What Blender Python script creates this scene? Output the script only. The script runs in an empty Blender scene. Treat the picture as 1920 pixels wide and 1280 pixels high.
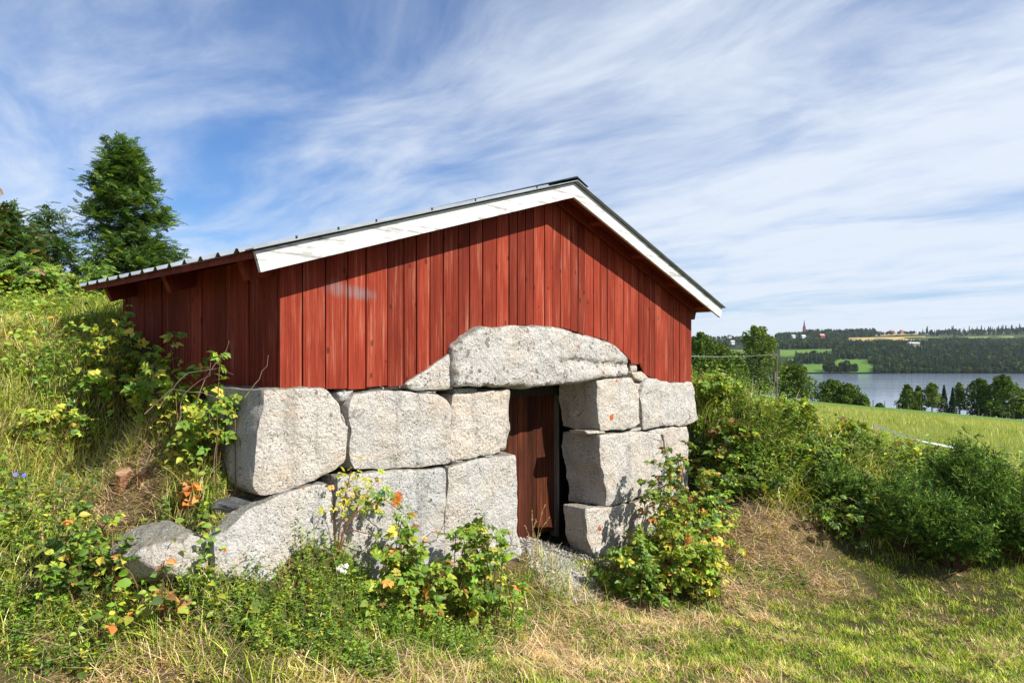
import bpy, math, random
import numpy as np
from mathutils import Vector, geometry

rng = np.random.default_rng(11)
random.seed(11)
SC = bpy.context.scene
COL = SC.collection
R = math.radians

# ------------------------------------------------------------------ camera, sky, sun, exposure
FPX, CX, HY, CZ = 1280.0, 960.0, 670.0, 1.75       # focal length in photo pixels, centre column, horizon row, eye height
cam = bpy.data.cameras.new('camera'); camo = bpy.data.objects.new('camera', cam); COL.objects.link(camo)
cam.sensor_width = 36; cam.lens = 24; cam.shift_y = 30/1920
cam.clip_start = 0.05; cam.clip_end = 30000
camo.location = (0, 0, CZ); camo.rotation_euler = (R(90), 0, 0)
SC.camera = camo

SUN_EL, SUN_AZ = 40.2, 117.0                        # azimuth clockwise from +Y
sd = Vector((math.cos(R(SUN_EL))*math.sin(R(SUN_AZ)), math.cos(R(SUN_EL))*math.cos(R(SUN_AZ)), math.sin(R(SUN_EL))))
sl = bpy.data.lights.new('sun', 'SUN'); slo = bpy.data.objects.new('sun', sl); COL.objects.link(slo)
sl.energy = 5.0; sl.angle = R(0.5); sl.color = (1.0, 0.955, 0.88)
slo.rotation_euler = sd.to_track_quat('Z', 'Y').to_euler()

vs = SC.view_settings
SC.display_settings.display_device = 'sRGB'
vs.view_transform = 'Standard'; vs.look = 'None'; vs.gamma = 1; vs.exposure = 0.55; vs.use_curve_mapping = False
SC.cycles.max_bounces = 6; SC.cycles.transparent_max_bounces = 4; SC.cycles.volume_bounces = 0
SC.cycles.caustics_reflective = False; SC.cycles.caustics_refractive = False

class NT:
    """small helper round a node tree"""
    def __init__(s, tree): s.t = tree; s.n = tree.nodes; s.l = tree.links
    def __call__(s, kind, ins=None, **props):
        nd = s.n.new('ShaderNode' + kind)
        for k, v in props.items(): setattr(nd, k, v)
        for k, v in (ins or {}).items(): s.put(nd.inputs[k], v)
        return nd
    def put(s, sock, v):
        if isinstance(v, bpy.types.NodeSocket): s.l.new(v, sock)
        else: sock.default_value = v
    def math(s, op, a, b=0.0, c=0.0, clamp=False):
        nd = s('Math', {0: a, 1: b, 2: c}, operation=op, use_clamp=clamp); return nd.outputs[0]
    def mix(s, f, a, b, blend='MIX'):
        nd = s('MixRGB', {0: f, 1: a, 2: b}, blend_type=blend); return nd.outputs[0]
    def ramp(s, f, stops, interp='LINEAR'):
        nd = s('ValToRGB', {0: f}); cr = nd.color_ramp; cr.interpolation = interp
        while len(cr.elements) < len(stops): cr.elements.new(0.5)
        for e, (p, c) in zip(cr.elements, stops):
            e.position = p; e.color = (c, c, c, 1) if isinstance(c, (int, float)) else (*c, 1)
        return nd.outputs[0]
    def noise(s, vec, scale, detail=4, rough=0.55, dist=0.0):
        return s('TexNoise', {'Vector': vec, 'Scale': scale, 'Detail': detail, 'Roughness': rough, 'Distortion': dist}).outputs[0]
    def sstep(s, v, a, b):
        return s('MapRange', {0: v, 1: a, 2: b, 3: 0.0, 4: 1.0}, interpolation_type='SMOOTHSTEP').outputs[0]
    def mapping(s, vec, loc=(0,0,0), rot=(0,0,0), scale=(1,1,1)):
        return s('Mapping', {'Vector': vec, 'Location': loc, 'Rotation': rot, 'Scale': scale}).outputs[0]

W = bpy.data.worlds.new('World'); SC.world = W; W.use_nodes = True
W.node_tree.nodes.clear(); t = NT(W.node_tree)
sky = t('TexSky', sky_type='NISHITA', sun_disc=False, sun_elevation=R(SUN_EL), sun_rotation=R(SUN_AZ),
        altitude=250, air_density=1.0, dust_density=0.6, ozone_density=2.2)
tc = t('TexCoord').outputs['Generated']
sep = t('SeparateXYZ', {0: tc})
zc = t.math('MAXIMUM', sep.outputs[2], 0.0)
den = t.math('ADD', zc, 0.075)
cx = t.math('DIVIDE', sep.outputs[0], den); cy = t.math('DIVIDE', sep.outputs[1], den)
pl = t('CombineXYZ', {0: cx, 1: cy, 2: 0.0}).outputs[0]
ROT = R(-40)                                         # direction the cirrus streaks run in
warp = t('TexNoise', {'Vector': pl, 'Scale': 0.55, 'Detail': 3.0}).outputs[1]
wv = t('VectorMath', {0: warp, 1: (0.5, 0.5, 0.5)}, operation='SUBTRACT').outputs[0]
wv = t('VectorMath', {0: wv, 3: 0.65}, operation='SCALE').outputs[0]
plw = t('VectorMath', {0: pl, 1: wv}, operation='ADD').outputs[0]
st = t.mapping(plw, rot=(0, 0, ROT), scale=(1, 1, 1))
st1 = t.mapping(st, scale=(0.75, 0.26, 1), loc=(3.1, 0.35, 0))
st2 = t.mapping(st, scale=(1.7, 0.75, 1), loc=(0.3, 5.2, 0))
st3 = t.mapping(st, scale=(5.0, 2.2, 1), loc=(7.7, 2.2, 0))
n1 = t.noise(st1, 1.0, 4, 0.55); n2 = t.noise(st2, 1.0, 7, 0.62, 0.6); n3 = t.noise(st3, 1.0, 7, 0.65, 0.4)
cl = t.math('ADD', t.math('MULTIPLY', n1, 0.50), t.math('ADD', t.math('MULTIPLY', n2, 0.43), t.math('MULTIPLY', n3, 0.07)))
side = t.sstep(sep.outputs[0], -0.60, 0.62)          # the cirrus sheet is thicker to the east
cl = t.math('ADD', cl, t.math('MULTIPLY', side, 0.115))
cl = t.math('ADD', cl, t.math('MULTIPLY', t.sstep(zc, 0.42, 0.05), 0.09))
cm = t.sstep(cl, 0.42, 0.74)
cm = t.math('MULTIPLY', cm, t.math('ADD', 0.78, t.math('MULTIPLY', n3, 0.44)), clamp=True)
cm = t.math('ADD', 0.07, t.math('MULTIPLY', cm, 0.87))
skyc = t.mix(1.0, sky.outputs[0], (0.62, 1.10, 1.62, 1), 'MULTIPLY')
colr = t.mix(cm, skyc, (9.1, 9.9, 11.1, 1))
bg = t('Background', {'Color': colr, 'Strength': 0.062})
out = t('OutputWorld', {'Surface': bg.outputs[0]})

# ------------------------------------------------------------------ tools
def link(o, parent=None):
    COL.objects.link(o)
    if parent is not None: o.parent = parent
    return o
def tag(o, label=None, cat=None, group=None, kind=None):
    if label: o['label'] = label
    if cat: o['category'] = cat
    if group: o['group'] = group
    if kind: o['kind'] = kind
    return o
def empty(name, loc, label, cat, group=None):
    o = bpy.data.objects.new(name, None); o.location = loc; o.empty_display_size = 0.1
    link(o); return tag(o, label, cat, group)

class MB:
    """collects numpy geometry and links it as ONE mesh object"""
    def __init__(s): s.V = []; s.F = {3: [], 4: []}; s.C = []; s.n = 0; s.A = []
    def add(s, V, F, C=None):
        V = np.asarray(V, float).reshape(-1, 3); F = np.asarray(F, int)
        s.V.append(V)
        if F.size: s.F[F.shape[1]].append(F + s.n)
        if C is None: C = np.ones((len(V), 3))*0.5
        C = np.asarray(C, float)
        if C.ndim == 1: C = np.tile(C, (len(V), 1))
        s.C.append(C); s.n += len(V)
    def build(s, name, mat, parent=None, smooth=False, attrs=None, origin=None, sharp=0):
        V = np.concatenate(s.V) if s.V else np.zeros((0, 3))
        C = np.concatenate(s.C) if s.C else np.zeros((0, 3))
        if origin is not None: V = V - np.asarray(origin, float)
        elif parent is not None: V = V - np.array(root_loc(parent))
        me = bpy.data.meshes.new(name)
        me.vertices.add(len(V)); me.vertices.foreach_set('co', V.ravel().astype(np.float32))
        L = []; st = []; tot = []; k = 0
        for w in (3, 4):
            if s.F[w]:
                F = np.concatenate(s.F[w]); L.append(F.ravel())
                st.append(k + np.arange(len(F))*w); tot.append(np.full(len(F), w)); k += F.size
        L = np.concatenate(L); st = np.concatenate(st); tot = np.concatenate(tot)
        me.loops.add(len(L)); me.loops.foreach_set('vertex_index', L.astype(np.int32))
        me.polygons.add(len(st)); me.polygons.foreach_set('loop_start', st.astype(np.int32))
        me.polygons.foreach_set('loop_total', tot.astype(np.int32))
        me.polygons.foreach_set('use_smooth', np.full(len(st), smooth))
        me.update(calc_edges=True)
        if sharp: me.set_sharp_from_angle(angle=R(sharp))
        a = me.attributes.new('col', 'FLOAT_COLOR', 'POINT')
        a.data.foreach_set('color', np.concatenate([C, np.ones((len(C), 1))], 1).ravel().astype(np.float32))
        for nm, arr in (attrs or {}).items():
            a = me.attributes.new(nm, 'FLOAT', 'POINT'); a.data.foreach_set('value', np.asarray(arr, np.float32))
        if mat: me.materials.append(mat)
        o = bpy.data.objects.new(name, me); link(o, parent)
        if origin is not None and parent is None: o.location = origin
        return o
def root_loc(o):
    v = Vector((0, 0, 0))
    while o is not None: v = v + o.location; o = o.parent
    return v

def box8(P):                                        # P: 8 points, bottom ring then top ring
    return np.asarray(P, float), np.array([[0,3,2,1],[4,5,6,7],[0,1,5,4],[1,2,6,5],[2,3,7,6],[3,0,4,7]])
def box(x0, x1, y0, y1, z0, z1):
    return box8([(x0,y0,z0),(x1,y0,z0),(x1,y1,z0),(x0,y1,z0),(x0,y0,z1),(x1,y0,z1),(x1,y1,z1),(x0,y1,z1)])
def tube(path, r0, r1, sides=6):
    path = np.asarray(path, float); k = len(path)
    d = np.gradient(path, axis=0); d /= np.linalg.norm(d, axis=1)[:, None] + 1e-9
    ref = np.where(np.abs(d[:, 2:3]) > 0.9, [[1., 0, 0]], [[0, 0, 1.]])
    a = np.cross(d, ref); a /= np.linalg.norm(a, axis=1)[:, None] + 1e-9; b = np.cross(d, a)
    th = np.arange(sides)/sides*2*np.pi; r = np.linspace(r0, r1, k)[:, None, None]
    V = path[:, None] + r*(a[:, None]*np.cos(th)[None, :, None] + b[:, None]*np.sin(th)[None, :, None])
    i = np.arange(k-1)[:, None]*sides; j = np.arange(sides)[None]; jn = (j+1) % sides
    F = np.stack([i+j, i+jn, i+sides+jn, i+sides+j], -1).reshape(-1, 4)
    return V.reshape(-1, 3), F

def h2(ix, iy, seed):
    h = (ix.astype(np.int64)*374761393 + iy.astype(np.int64)*668265263 + seed*1442695041) & 0x7fffffff
    h = ((h ^ (h >> 13))*1274126177) & 0x7fffffff
    return ((h ^ (h >> 16)) & 0xffff)/65535.0
def vnoise(x, y, seed=0):
    x = np.asarray(x, float); y = np.asarray(y, float)
    ix = np.floor(x); iy = np.floor(y); fx = x-ix; fy = y-iy
    fx = fx*fx*(3-2*fx); fy = fy*fy*(3-2*fy)
    a = h2(ix, iy, seed); b = h2(ix+1, iy, seed); c = h2(ix, iy+1, seed); d = h2(ix+1, iy+1, seed)
    return (a*(1-fx)+b*fx)*(1-fy) + (c*(1-fx)+d*fx)*fy
def fbm(x, y, seed=0, o=4):
    r = 0; a = 0.5; n = 0
    for k in range(o): r = r + a*vnoise(x*2**k, y*2**k, seed+k*17); n += a; a *= 0.5
    return r/n
def smooth(v, a, b):
    u = np.clip((v-a)/(b-a), 0, 1); return u*u*(3-2*u)

# facade frame: s along the front wall, n outward from it
SX, SY, NX, NY, OX, OY = 0.668, 0.744, 0.744, -0.668, 0.10, 6.0
def fw(s, n, z): return (OX + SX*s + NX*n, OY + SY*s + NY*n, z)
def to_sn(x, y):
    dx, dy = x-OX, y-OY
    return dx*SX + dy*SY, dx*NX + dy*NY
def fac(px, py, n):                                  # where a line of sight meets the plane n of the front wall
    u = (px-CX)/FPX
    s = (u*(OY+NY*n) - OX - NX*n)/(SX - SY*u)
    Y = OY + NY*n + SY*s
    return s, CZ - (py-HY)/FPX*Y
def at(px, py, Y): return np.array([(px-CX)/FPX*Y, Y, CZ - (py-HY)/FPX*Y])

# ------------------------------------------------------------------ terrain
ctrl = []
def g(px, py, Y, dz=0.0): p = at(px, py, Y); ctrl.append((p[0], p[1], p[2]+dz))
for a in [(480,1070,4.15),(300,1090,3.95),(700,1110,4.7),(900,1125,5.4),(1010,1042,5.95),(1100,1095,6.0),(1250,1110,6.14),
          (1420,1085,6.6),(1600,1060,6.9),(1900,1060,6.8),(100,1280,3.3),(480,1280,3.5),(960,1280,4.0),(1400,1280,4.2),(1900,1280,4.3),
          (100,1150,3.6),(0,1000,3.95),(200,905,4.6),(440,925,4.45)]: g(*a)
for a in [(0,850,4.4,-.10),(100,720,5.0,-.12),(0,600,5.5,-.2),(150,600,5.8,-.25),(300,810,4.9,-.08)]: g(*a)
for tt, zz in ((0.05,0.95),(0.3,1.15),(1.0,1.48),(2.0,1.85),(3.0,2.1),(4.2,2.25)):   # along the west wall
    for off in (0.0, 0.35): ctrl.append((-1.457-0.744*tt-0.668*off, 4.266+0.668*tt-0.744*off, zz - 0.10*(off>0)))
for a in [(1310,720,8.6,-.35),(1400,740,8.6,-.3),(1500,770,8.5,-.3),(1700,850,8.0,-.35),(1850,890,7.7,-.35),
          (1380,945,7.5),(1480,975,7.3),(1650,1010,7.2),(1900,1045,7.0)]: g(*a)
ctrl += [(4.6,9.3,0.45),(7.0,9.3,0.05),(7.7,10.5,0.0),(9.2,8.0,-0.1),(9.5,6,-0.35),(9,3,-0.4),(4.5,1,-0.3),(0,0,-0.1),(-3,1,0.2),(-6,1.5,0.6),
         (-6,4,1.3),(-7,7,2.4),(-5,9,2.4),(-3,11,2.3),(2,13,.8),(5,12.5,0.25),(3,10.4,.75),(2.5,9.4,.9),(0,-4,-.1),(6,-4,-.5),(-6,-4,.6),
         fw(-1,-.3,0.1),fw(.4,-.3,0.0),fw(.4,-1.5,0.0),fw(3.2,.05,-.05),fw(2.2,.05,-.2)]
ctrl = np.array(ctrl)
def tps_k(r2): return 0.5*r2*np.log(r2+1e-9)
_n = len(ctrl); _d2 = ((ctrl[:, None, :2]-ctrl[None, :, :2])**2).sum(-1)
_A = np.zeros((_n+3, _n+3)); _A[:_n, :_n] = tps_k(_d2) + np.eye(_n)*0.02
_A[:_n, _n] = 1; _A[:_n, _n+1:] = ctrl[:, :2]; _A[_n:, :_n] = _A[:_n, _n:].T
_w = np.linalg.solve(_A, np.concatenate([ctrl[:, 2], np.zeros(3)]))
RZ_Y = [0, 1100, 1141, 1500, 1700, 2100, 2500, 3500, 9000]
def far_z(x, y):
    xc = np.clip(x, -60, 420); z = 1.28 - 0.09*xc - 0.02*np.minimum(y, 130)
    z = z - 0.12*np.maximum(y-132, 0)
    z = np.maximum(z, -33)
    u = x/np.maximum(y, 1)
    ridge = 86 + np.clip(u-0.55, -0.6, 0.6)*60
    up = np.interp(y, RZ_Y, [-33, -33, -24.6, 4, 25, 51, 0, 0, 0])
    hi = smooth(y, 2100, 2500); up = np.where(y > 2100, 51*(1-hi) + ridge*hi, up)
    up = up + np.where(y > 1250, (fbm(x/400, y/400, 5)-0.5)*14*smooth(y, 1250, 1700), 0)
    return np.where(y > 1000, np.maximum(up, -33), z)
def terrain(x, y):
    x = np.asarray(x, float); y = np.asarray(y, float); sh = x.shape; x = x.ravel(); y = y.ravel()
    z = far_z(x, y)
    rr = np.hypot(x-1.2, y-6.0); b = 1-smooth(rr, 8.5, 16)
    m = b > 0
    if m.any():
        xs, ys = x[m], y[m]; zz = np.zeros(len(xs))
        for k in range(0, len(xs), 20000):
            q = slice(k, k+20000); r2 = (xs[q, None]-ctrl[None, :, 0])**2 + (ys[q, None]-ctrl[None, :, 1])**2
            zz[q] = tps_k(r2)@_w[:_n] + _w[_n] + _w[_n+1]*xs[q] + _w[_n+2]*ys[q]
        z[m] = z[m]*(1-b[m]) + zz*b[m]
    near = np.hypot(x, y) < 60
    z = z + np.where(near, (fbm(x*1.7, y*1.7, 3)-0.5)*0.10 + (fbm(x*7, y*7, 4)-0.5)*0.03, 0)
    return z.reshape(sh)
def tz(x, y): return float(terrain(np.array([x]), np.array([y]))[0])
def in_house(x, y, pad=0.0):
    s, n = to_sn(x, y)
    return (s > -2.47-pad) & (s < 3.25+pad) & (n < 0.06+pad) & (n > -2.65-pad)
def dryness(x, y):
    """0 green .. 1 straw, for the cut lawn"""
    u = CX + FPX*x/np.maximum(y, .5); v = fbm(x*1.9, y*2.3, 21, 5)
    d = 0.95*smooth(v, 0.46, 0.70)
    def spot(cx_, cy_, r, a): return a*np.exp(-((x-cx_)**2+(y-cy_)**2)/(2*r*r))
    d = d*0.8
    d = d + spot(2.75, 7.1, .42, 1.0) + spot(2.2, 6.5, .4, .5) + spot(1.4, 5.7, .4, .55) + spot(-1.0, 3.55, .22, .55) + spot(-0.3, 3.75, .25, .45) + spot(.3,4.9,.35,.4)
    d = d + spot(-1.9, 3.35, .25, .5) - spot(2.6, 4.6, .6, .5) - spot(1.1, 4.4, .4, .35) - spot(4.2, 6.0, .7, .35)
    return np.clip(d, 0, 1)

# ------------------------------------------------------------------ materials
def newmat(name):
    m = bpy.data.materials.new(name); m.use_nodes = True; m.node_tree.nodes.clear()
    return m, NT(m.node_tree)
def finish(t, sh): t('OutputMaterial', {'Surface': sh})
def principled(t, color, rough=0.8, bump=None, bs=0.3, dist=0.01, **kw):
    ins = {'Base Color': color, 'Roughness': rough, 'Specular IOR Level': .12}
    ins.update(kw)
    nd = t('BsdfPrincipled', ins)
    if bump is not None:
        b = t('Bump', {'Height': bump, 'Strength': bs, 'Distance': dist}); t.l.new(b.outputs[0], nd.inputs['Normal'])
    return nd.outputs[0]

def leaf_mat(name, trans=0.35, gloss=0.06, var=0.25, rough=0.45, lift=1.0):
    m, t = newmat(name)
    a = t('Attribute', attribute_name='col').outputs['Color']
    rnd = t('NewGeometry').outputs['Random Per Island']
    k = t.math('MULTIPLY', t.math('ADD', 1-var/2, t.math('MULTIPLY', rnd, var)), lift)
    c = t.mix(1.0, a, t('CombineXYZ', {0: k, 1: k, 2: k}).outputs[0], 'MULTIPLY')
    ct = t.mix(1.0, c, (1.25, 1.15, 0.5, 1), 'MULTIPLY')
    d = t('BsdfDiffuse', {'Color': c}); tr = t('BsdfTranslucent', {'Color': ct})
    mx = t('MixShader', {0: trans, 1: d.outputs[0], 2: tr.outputs[0]})
    gl = t('BsdfGlossy', {'Color': (1, 1, 1, 1), 'Roughness': rough})
    mg = t('MixShader', {0: gloss, 1: mx.outputs[0], 2: gl.outputs[0]})
    finish(t, mg.outputs[0]); return m
M = {}
M['grass'] = leaf_mat('grass', 0.28, 0.010, 0.35, 0.5, 1.18)
M['leaf'] = leaf_mat('leaf', 0.34, 0.018, 0.35, 0.5, 1.22)
M['farleaf'] = leaf_mat('farleaf', 0.25, 0.0, 0.5, 0.6)
M['needle'] = leaf_mat('needle', 0.18, 0.01, 0.4, 0.5, 1.1)

m, t = newmat('ground')
pos = t('NewGeometry').outputs['Position']
a = t('Attribute', attribute_name='col').outputs['Color']
n1 = t.noise(pos, 1.1, 6, 0.65); n2 = t.noise(pos, 26, 5, 0.7); n3 = t.noise(t.mapping(pos, scale=(90, 90, 40)), 1.0, 3, 0.7)
c = t.mix(t.sstep(n2, .35, .7), a, t.mix(1.0, a, (1.55, 1.5, 1.3, 1), 'MULTIPLY'))
c = t.mix(t.sstep(n3, .35, .75), t.mix(1.0, c, (0.45, 0.45, 0.45, 1), 'MULTIPLY'), c)
finish(t, principled(t, c, 0.95, t.math('ADD', n2, n3), 0.6, 0.02)); M['ground'] = m

m, t = newmat('far_meadow')
pos = t('NewGeometry').outputs['Position']; a = t('Attribute', attribute_name='col').outputs['Color']
n1 = t.noise(pos, 0.02, 5, 0.6)
finish(t, principled(t, t.mix(t.sstep(n1, .3, .7), a, t.mix(1.0, a, (1.3, 1.2, 1.0, 1), 'MULTIPLY')), 0.95)); M['meadow'] = m

m, t = newmat('granite')
pos = t('TexCoord').outputs['Object']
oi = t('ObjectInfo')
v = t('TexVoronoi', {'Vector': pos, 'Scale': 125.0, 'Randomness': 1.0}); vr = t('SeparateXYZ', {0: v.outputs['Color']}).outputs[0]
grain = t.ramp(vr, [(0.0, (.09,.09,.095)), (0.06, (.26,.255,.25)), (0.15, (.48,.47,.455)), (0.50, (.58,.57,.55)), (0.76, (.57,.515,.475)), (0.88, (.70,.695,.68))])
nf = t.noise(pos, 190, 2, 0.6); fleck = t.sstep(nf, .60, .68)
c = t.mix(t.math('MULTIPLY', fleck, .55), grain, (.06, .06, .065, 1))
big = t.noise(pos, 2.6, 5, 0.62); mid = t.noise(pos, 9, 5, 0.65)
tint = t.mix(oi.outputs['Random'], (.92, .945, .955, 1), (1.17, 1.09, .985, 1))
patch = t.sstep(t.noise(pos, 4.0, 4, .6), .40, .62)
c = t.mix(t.math('MULTIPLY', patch, .55), c, (.52, .51, .495, 1))       # finer, paler grain in patches
c = t.mix(1.0, c, tint, 'MULTIPLY')
vein = t.noise(t.mapping(pos, rot=(.4, .3, .9), scale=(1.2, 1.2, 4.5)), 1.6, 5, .65, .8)
c = t.mix(t.math('MULTIPLY', t.sstep(vein, .54, .66), .32), c, t.mix(1.0, c, (1.10, .93, .76, 1), 'MULTIPLY'))
gz = t('SeparateXYZ', {0: t('NewGeometry').outputs['Normal']}).outputs[2]
moss = t.math('MULTIPLY', t.sstep(t.math('ADD', gz, t.math('MULTIPLY', t.math('SUBTRACT', t.noise(pos, 22, 5, .7), .5), 1.4)), .55, .85), .6)
c = t.mix(moss, c, (.12, .115, .06, 1))
drip = t.noise(t.mapping(pos, scale=(9, 9, .8)), 1.0, 5, .65)
c = t.mix(t.math('MULTIPLY', t.sstep(drip, .55, .68), .55), c, t.mix(1.0, c, (.55, .545, .53, 1), 'MULTIPLY'))
c = t.mix(t.math('MULTIPLY', t.sstep(big, .44, .64), .55), c, t.mix(1.0, c, (1.02, .92, .80, 1), 'MULTIPLY'))
c = t.mix(t.math('MULTIPLY', t.sstep(mid, .52, .70), .5), c, t.mix(1.0, c, (.72, .715, .71, 1), 'MULTIPLY'))
wl = t.noise(pos, 5, 6, .7); c = t.mix(t.math('MULTIPLY', t.sstep(wl, .55, .68), .5), c, (.62, .62, .58, 1))     # pale crust lichen
# dark round lichen
vd = t('TexVoronoi', {'Vector': pos, 'Scale': 13.0, 'Randomness': 1.0}); vd_r = t('SeparateXYZ', {0: vd.outputs['Color']}).outputs[1]
dk = t('Attribute', attribute_name='dark').outputs['Fac']
rad = t.math('ADD', t.math('MULTIPLY', t.noise(pos, 60, 3), .22), t.math('MULTIPLY', vd_r, .22))
spot = t.math('MULTIPLY', t.math('LESS_THAN', vd.outputs['Distance'], rad), t.math('GREATER_THAN', dk, vd_r))
c = t.mix(t.math('MULTIPLY', spot, .72), c, (.16, .135, .13, 1))
# orange lichen
lich = t('Attribute', attribute_name='lich').outputs['Fac']
lm = t.sstep(t.math('ADD', lich, t.math('MULTIPLY', t.math('SUBTRACT', t.noise(pos, 70, 4, .7), .5), 1.3)), .42, .52)
lc = t.mix(t.noise(pos, 120, 3), (.44, .085, .012, 1), (.66, .20, .025, 1))
c = t.mix(lm, c, lc)
# cracks
vk = t('TexVoronoi', {'Vector': t.mapping(pos, scale=(1, 1, 1.7)), 'Scale': 3.1}, feature='DISTANCE_TO_EDGE')
wob = t.math('ADD', vk.outputs[0], t.math('MULTIPLY', t.math('SUBTRACT', t.noise(pos, 14, 5, .7), .5), .28))
ck = t.math('MULTIPLY', t.math('LESS_THAN', t.math('ABSOLUTE', wob), .010), t.sstep(t.noise(pos, 2.2, 3), .56, .66))
c = t.mix(t.math('MULTIPLY', ck, .8), c, (.05, .045, .04, 1))
hgt = t.math('ADD', t.math('MULTIPLY', t.noise(pos, 34, 6, .72), 1.0), t.math('ADD', t.math('MULTIPLY', mid, 1.2), t.math('MULTIPLY', ck, -1.0)))
finish(t, principled(t, c, 0.85, hgt, 1.0, 0.032)); M['granite'] = m

m, t = newmat('dark_rock')
pos = t('TexCoord').outputs['Object']
n = t.noise(t.mapping(pos, scale=(1, 1, 4)), 12, 6, .7)
c = t.ramp(n, [(.3, (.03, .03, .03)), (.55, (.10, .10, .098)), (.72, (.28, .27, .25))])
finish(t, principled(t, c, .8, n, .8, .03)); M['dark_rock'] = m

def wood_mat(name, cols, streak=(26, 26, 1.3), rough=.75, wear=None, bs=.4, islands=.5, grey=(.30,.25,.22), scuff=False):
    m, t = newmat(name)
    pos = t('TexCoord').outputs['Object']; rnd = t('NewGeometry').outputs['Random Per Island']
    off = t('CombineXYZ', {0: t.math('MULTIPLY', rnd, 37.0), 1: t.math('MULTIPLY', rnd, 11.0), 2: t.math('MULTIPLY', rnd, 53.0)}).outputs[0]
    p = t('VectorMath', {0: pos, 1: off}, operation='ADD').outputs[0]
    g1 = t.noise(t.mapping(p, scale=streak), 1.0, 6, .62, .35)
    g2 = t.noise(t.mapping(p, scale=tuple(3.2*k for k in streak)), 1.0, 4, .6)
    bigp = t.noise(t.mapping(p, scale=(5, 5, 1.4)), 1.0, 4, .6)
    base = t.ramp(t.math('ADD', t.math('MULTIPLY', g1, .6), t.math('MULTIPLY', bigp, .4)), [(.30, cols[0]), (.50, cols[1]), (.68, cols[2])])
    k = t.math('ADD', 1-islands/2, t.math('MULTIPLY', rnd, islands))
    c = t.mix(1.0, base, t('CombineXYZ', {0: k, 1: k, 2: k}).outputs[0], 'MULTIPLY')
    c = t.mix(t.math('MULTIPLY', t.sstep(g2, .56, .70), .65), c, (*[v*.35 for v in cols[0]], 1))
    if wear:
        wn = t.math('MULTIPLY', t.sstep(g1, .55, .66), t.sstep(bigp, .46, .62)); c = t.mix(t.math('MULTIPLY', wn, wear), c, (*grey, 1))
        vk = t('TexVoronoi', {'Vector': t.mapping(p, scale=(1, 1, .55)), 'Scale': 9.0}); kn = t.math('LESS_THAN', vk.outputs['Distance'], t.math('ADD', .06, t.math('MULTIPLY', bigp, .10)))
        c = t.mix(t.math('MULTIPLY', kn, .6), c, (*[v*.4 for v in cols[0]], 1))
    if scuff:                                        # grey worn patch, weathered lower ends, nail heads
        zz = t('SeparateXYZ', {0: pos}).outputs[2]
        lowm = t.math('MULTIPLY', t.sstep(t.math('ADD', zz, t.math('MULTIPLY', g1, 1.1)), 1.32, .55), .6)
        c = t.mix(lowm, c, t.mix(1.0, c, (.50, .55, .62, 1), 'MULTIPLY'))
        for (px_, py_, sx_, sz_) in ((650, 545, .17, .045), (682, 552, .10, .04), (628, 536, .06, .05)):
            s_, z_ = fac(px_, py_, 0); wx_, wy_, wz_ = fw(s_, 0, z_); dv = t.mapping(pos, loc=(-(wx_-house_loc[0])/sx_, -(wy_-house_loc[1])/sx_, -z_/sz_), scale=(1/sx_, 1/sx_, 1/sz_))
            dl = t('VectorMath', {0: dv}, operation='LENGTH').outputs['Value']
            c = t.mix(t.math('MULTIPLY', t.sstep(t.math('ADD', dl, t.math('MULTIPLY', t.math('SUBTRACT', g2, .5), 2.2)), 1.45, .35), t.math('MULTIPLY', t.math('ADD', .15, t.math('MULTIPLY', rnd, .5)), t.sstep(g1, .36, .56))), c, (.20, .17, .17, 1))
    h = t.math('ADD', g1, t.math('MULTIPLY', g2, .5))
    finish(t, principled(t, c, rough, h, bs, .006)); return m
house_loc = fw(0, 0, 0)
M['red'] = wood_mat('red_boards', [(.085, .014, .008), (.225, .031, .015), (.335, .074, .038)], wear=.7, grey=(.35,.17,.12), islands=.5, streak=(62, 62, 1.5), bs=1.0, scuff=True)
M['red_dark'] = wood_mat('red_rafter', [(.13, .022, .014), (.20, .032, .020), (.25, .045, .03)])
M['brown'] = wood_mat('door_wood', [(.018, .006, .004), (.050, .014, .007), (.125, .036, .011)], islands=1.0, streak=(30,30,1.0))
M['greywood'] = wood_mat('weathered_wood', [(.06, .05, .042), (.14, .115, .095), (.24, .205, .175)])
M['near_black'] = wood_mat('near_black_wood', [(.018, .014, .012), (.035, .027, .022), (.06, .05, .04)])

m, t = newmat('white_paint')
pos = t('TexCoord').outputs['Object']
rot = t.mapping(pos, rot=(0, 0, -math.atan2(SY, SX)))
g1 = t.noise(t.mapping(rot, scale=(1.6, 20, 34)), 1.0, 6, .65, .3); g2 = t.noise(rot, 6, 5, .7)
c = t.mix(t.sstep(t.math('ADD', t.math('MULTIPLY', g1, .7), t.math('MULTIPLY', g2, .3)), .52, .60), (.62, .615, .60, 1), (.26, .25, .23, 1))
c = t.mix(t.math('MULTIPLY', t.sstep(g2, .4, .65), .45), c, (.46, .45, .42, 1))
finish(t, principled(t, c, .55, g1, .25, .006)); M['white'] = m

m, t = newmat('roof_metal')
pos = t('TexCoord').outputs['Object']; n = t.noise(pos, 5, 5, .6)
finish(t, principled(t, t.ramp(n, [(.3, (.20, .225, .245)), (.7, (.33, .36, .38))]), .5, None, **{'Metallic': .3, 'Specular IOR Level': .4})); M['metal'] = m
m, t = newmat('dark_metal'); finish(t, principled(t, (.05, .055, .06, 1), .5, None, Metallic=.5)); M['darkmetal'] = m
m, t = newmat('iron'); finish(t, principled(t, (.06, .045, .04, 1), .6, None, Metallic=.7)); M['iron'] = m

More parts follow.
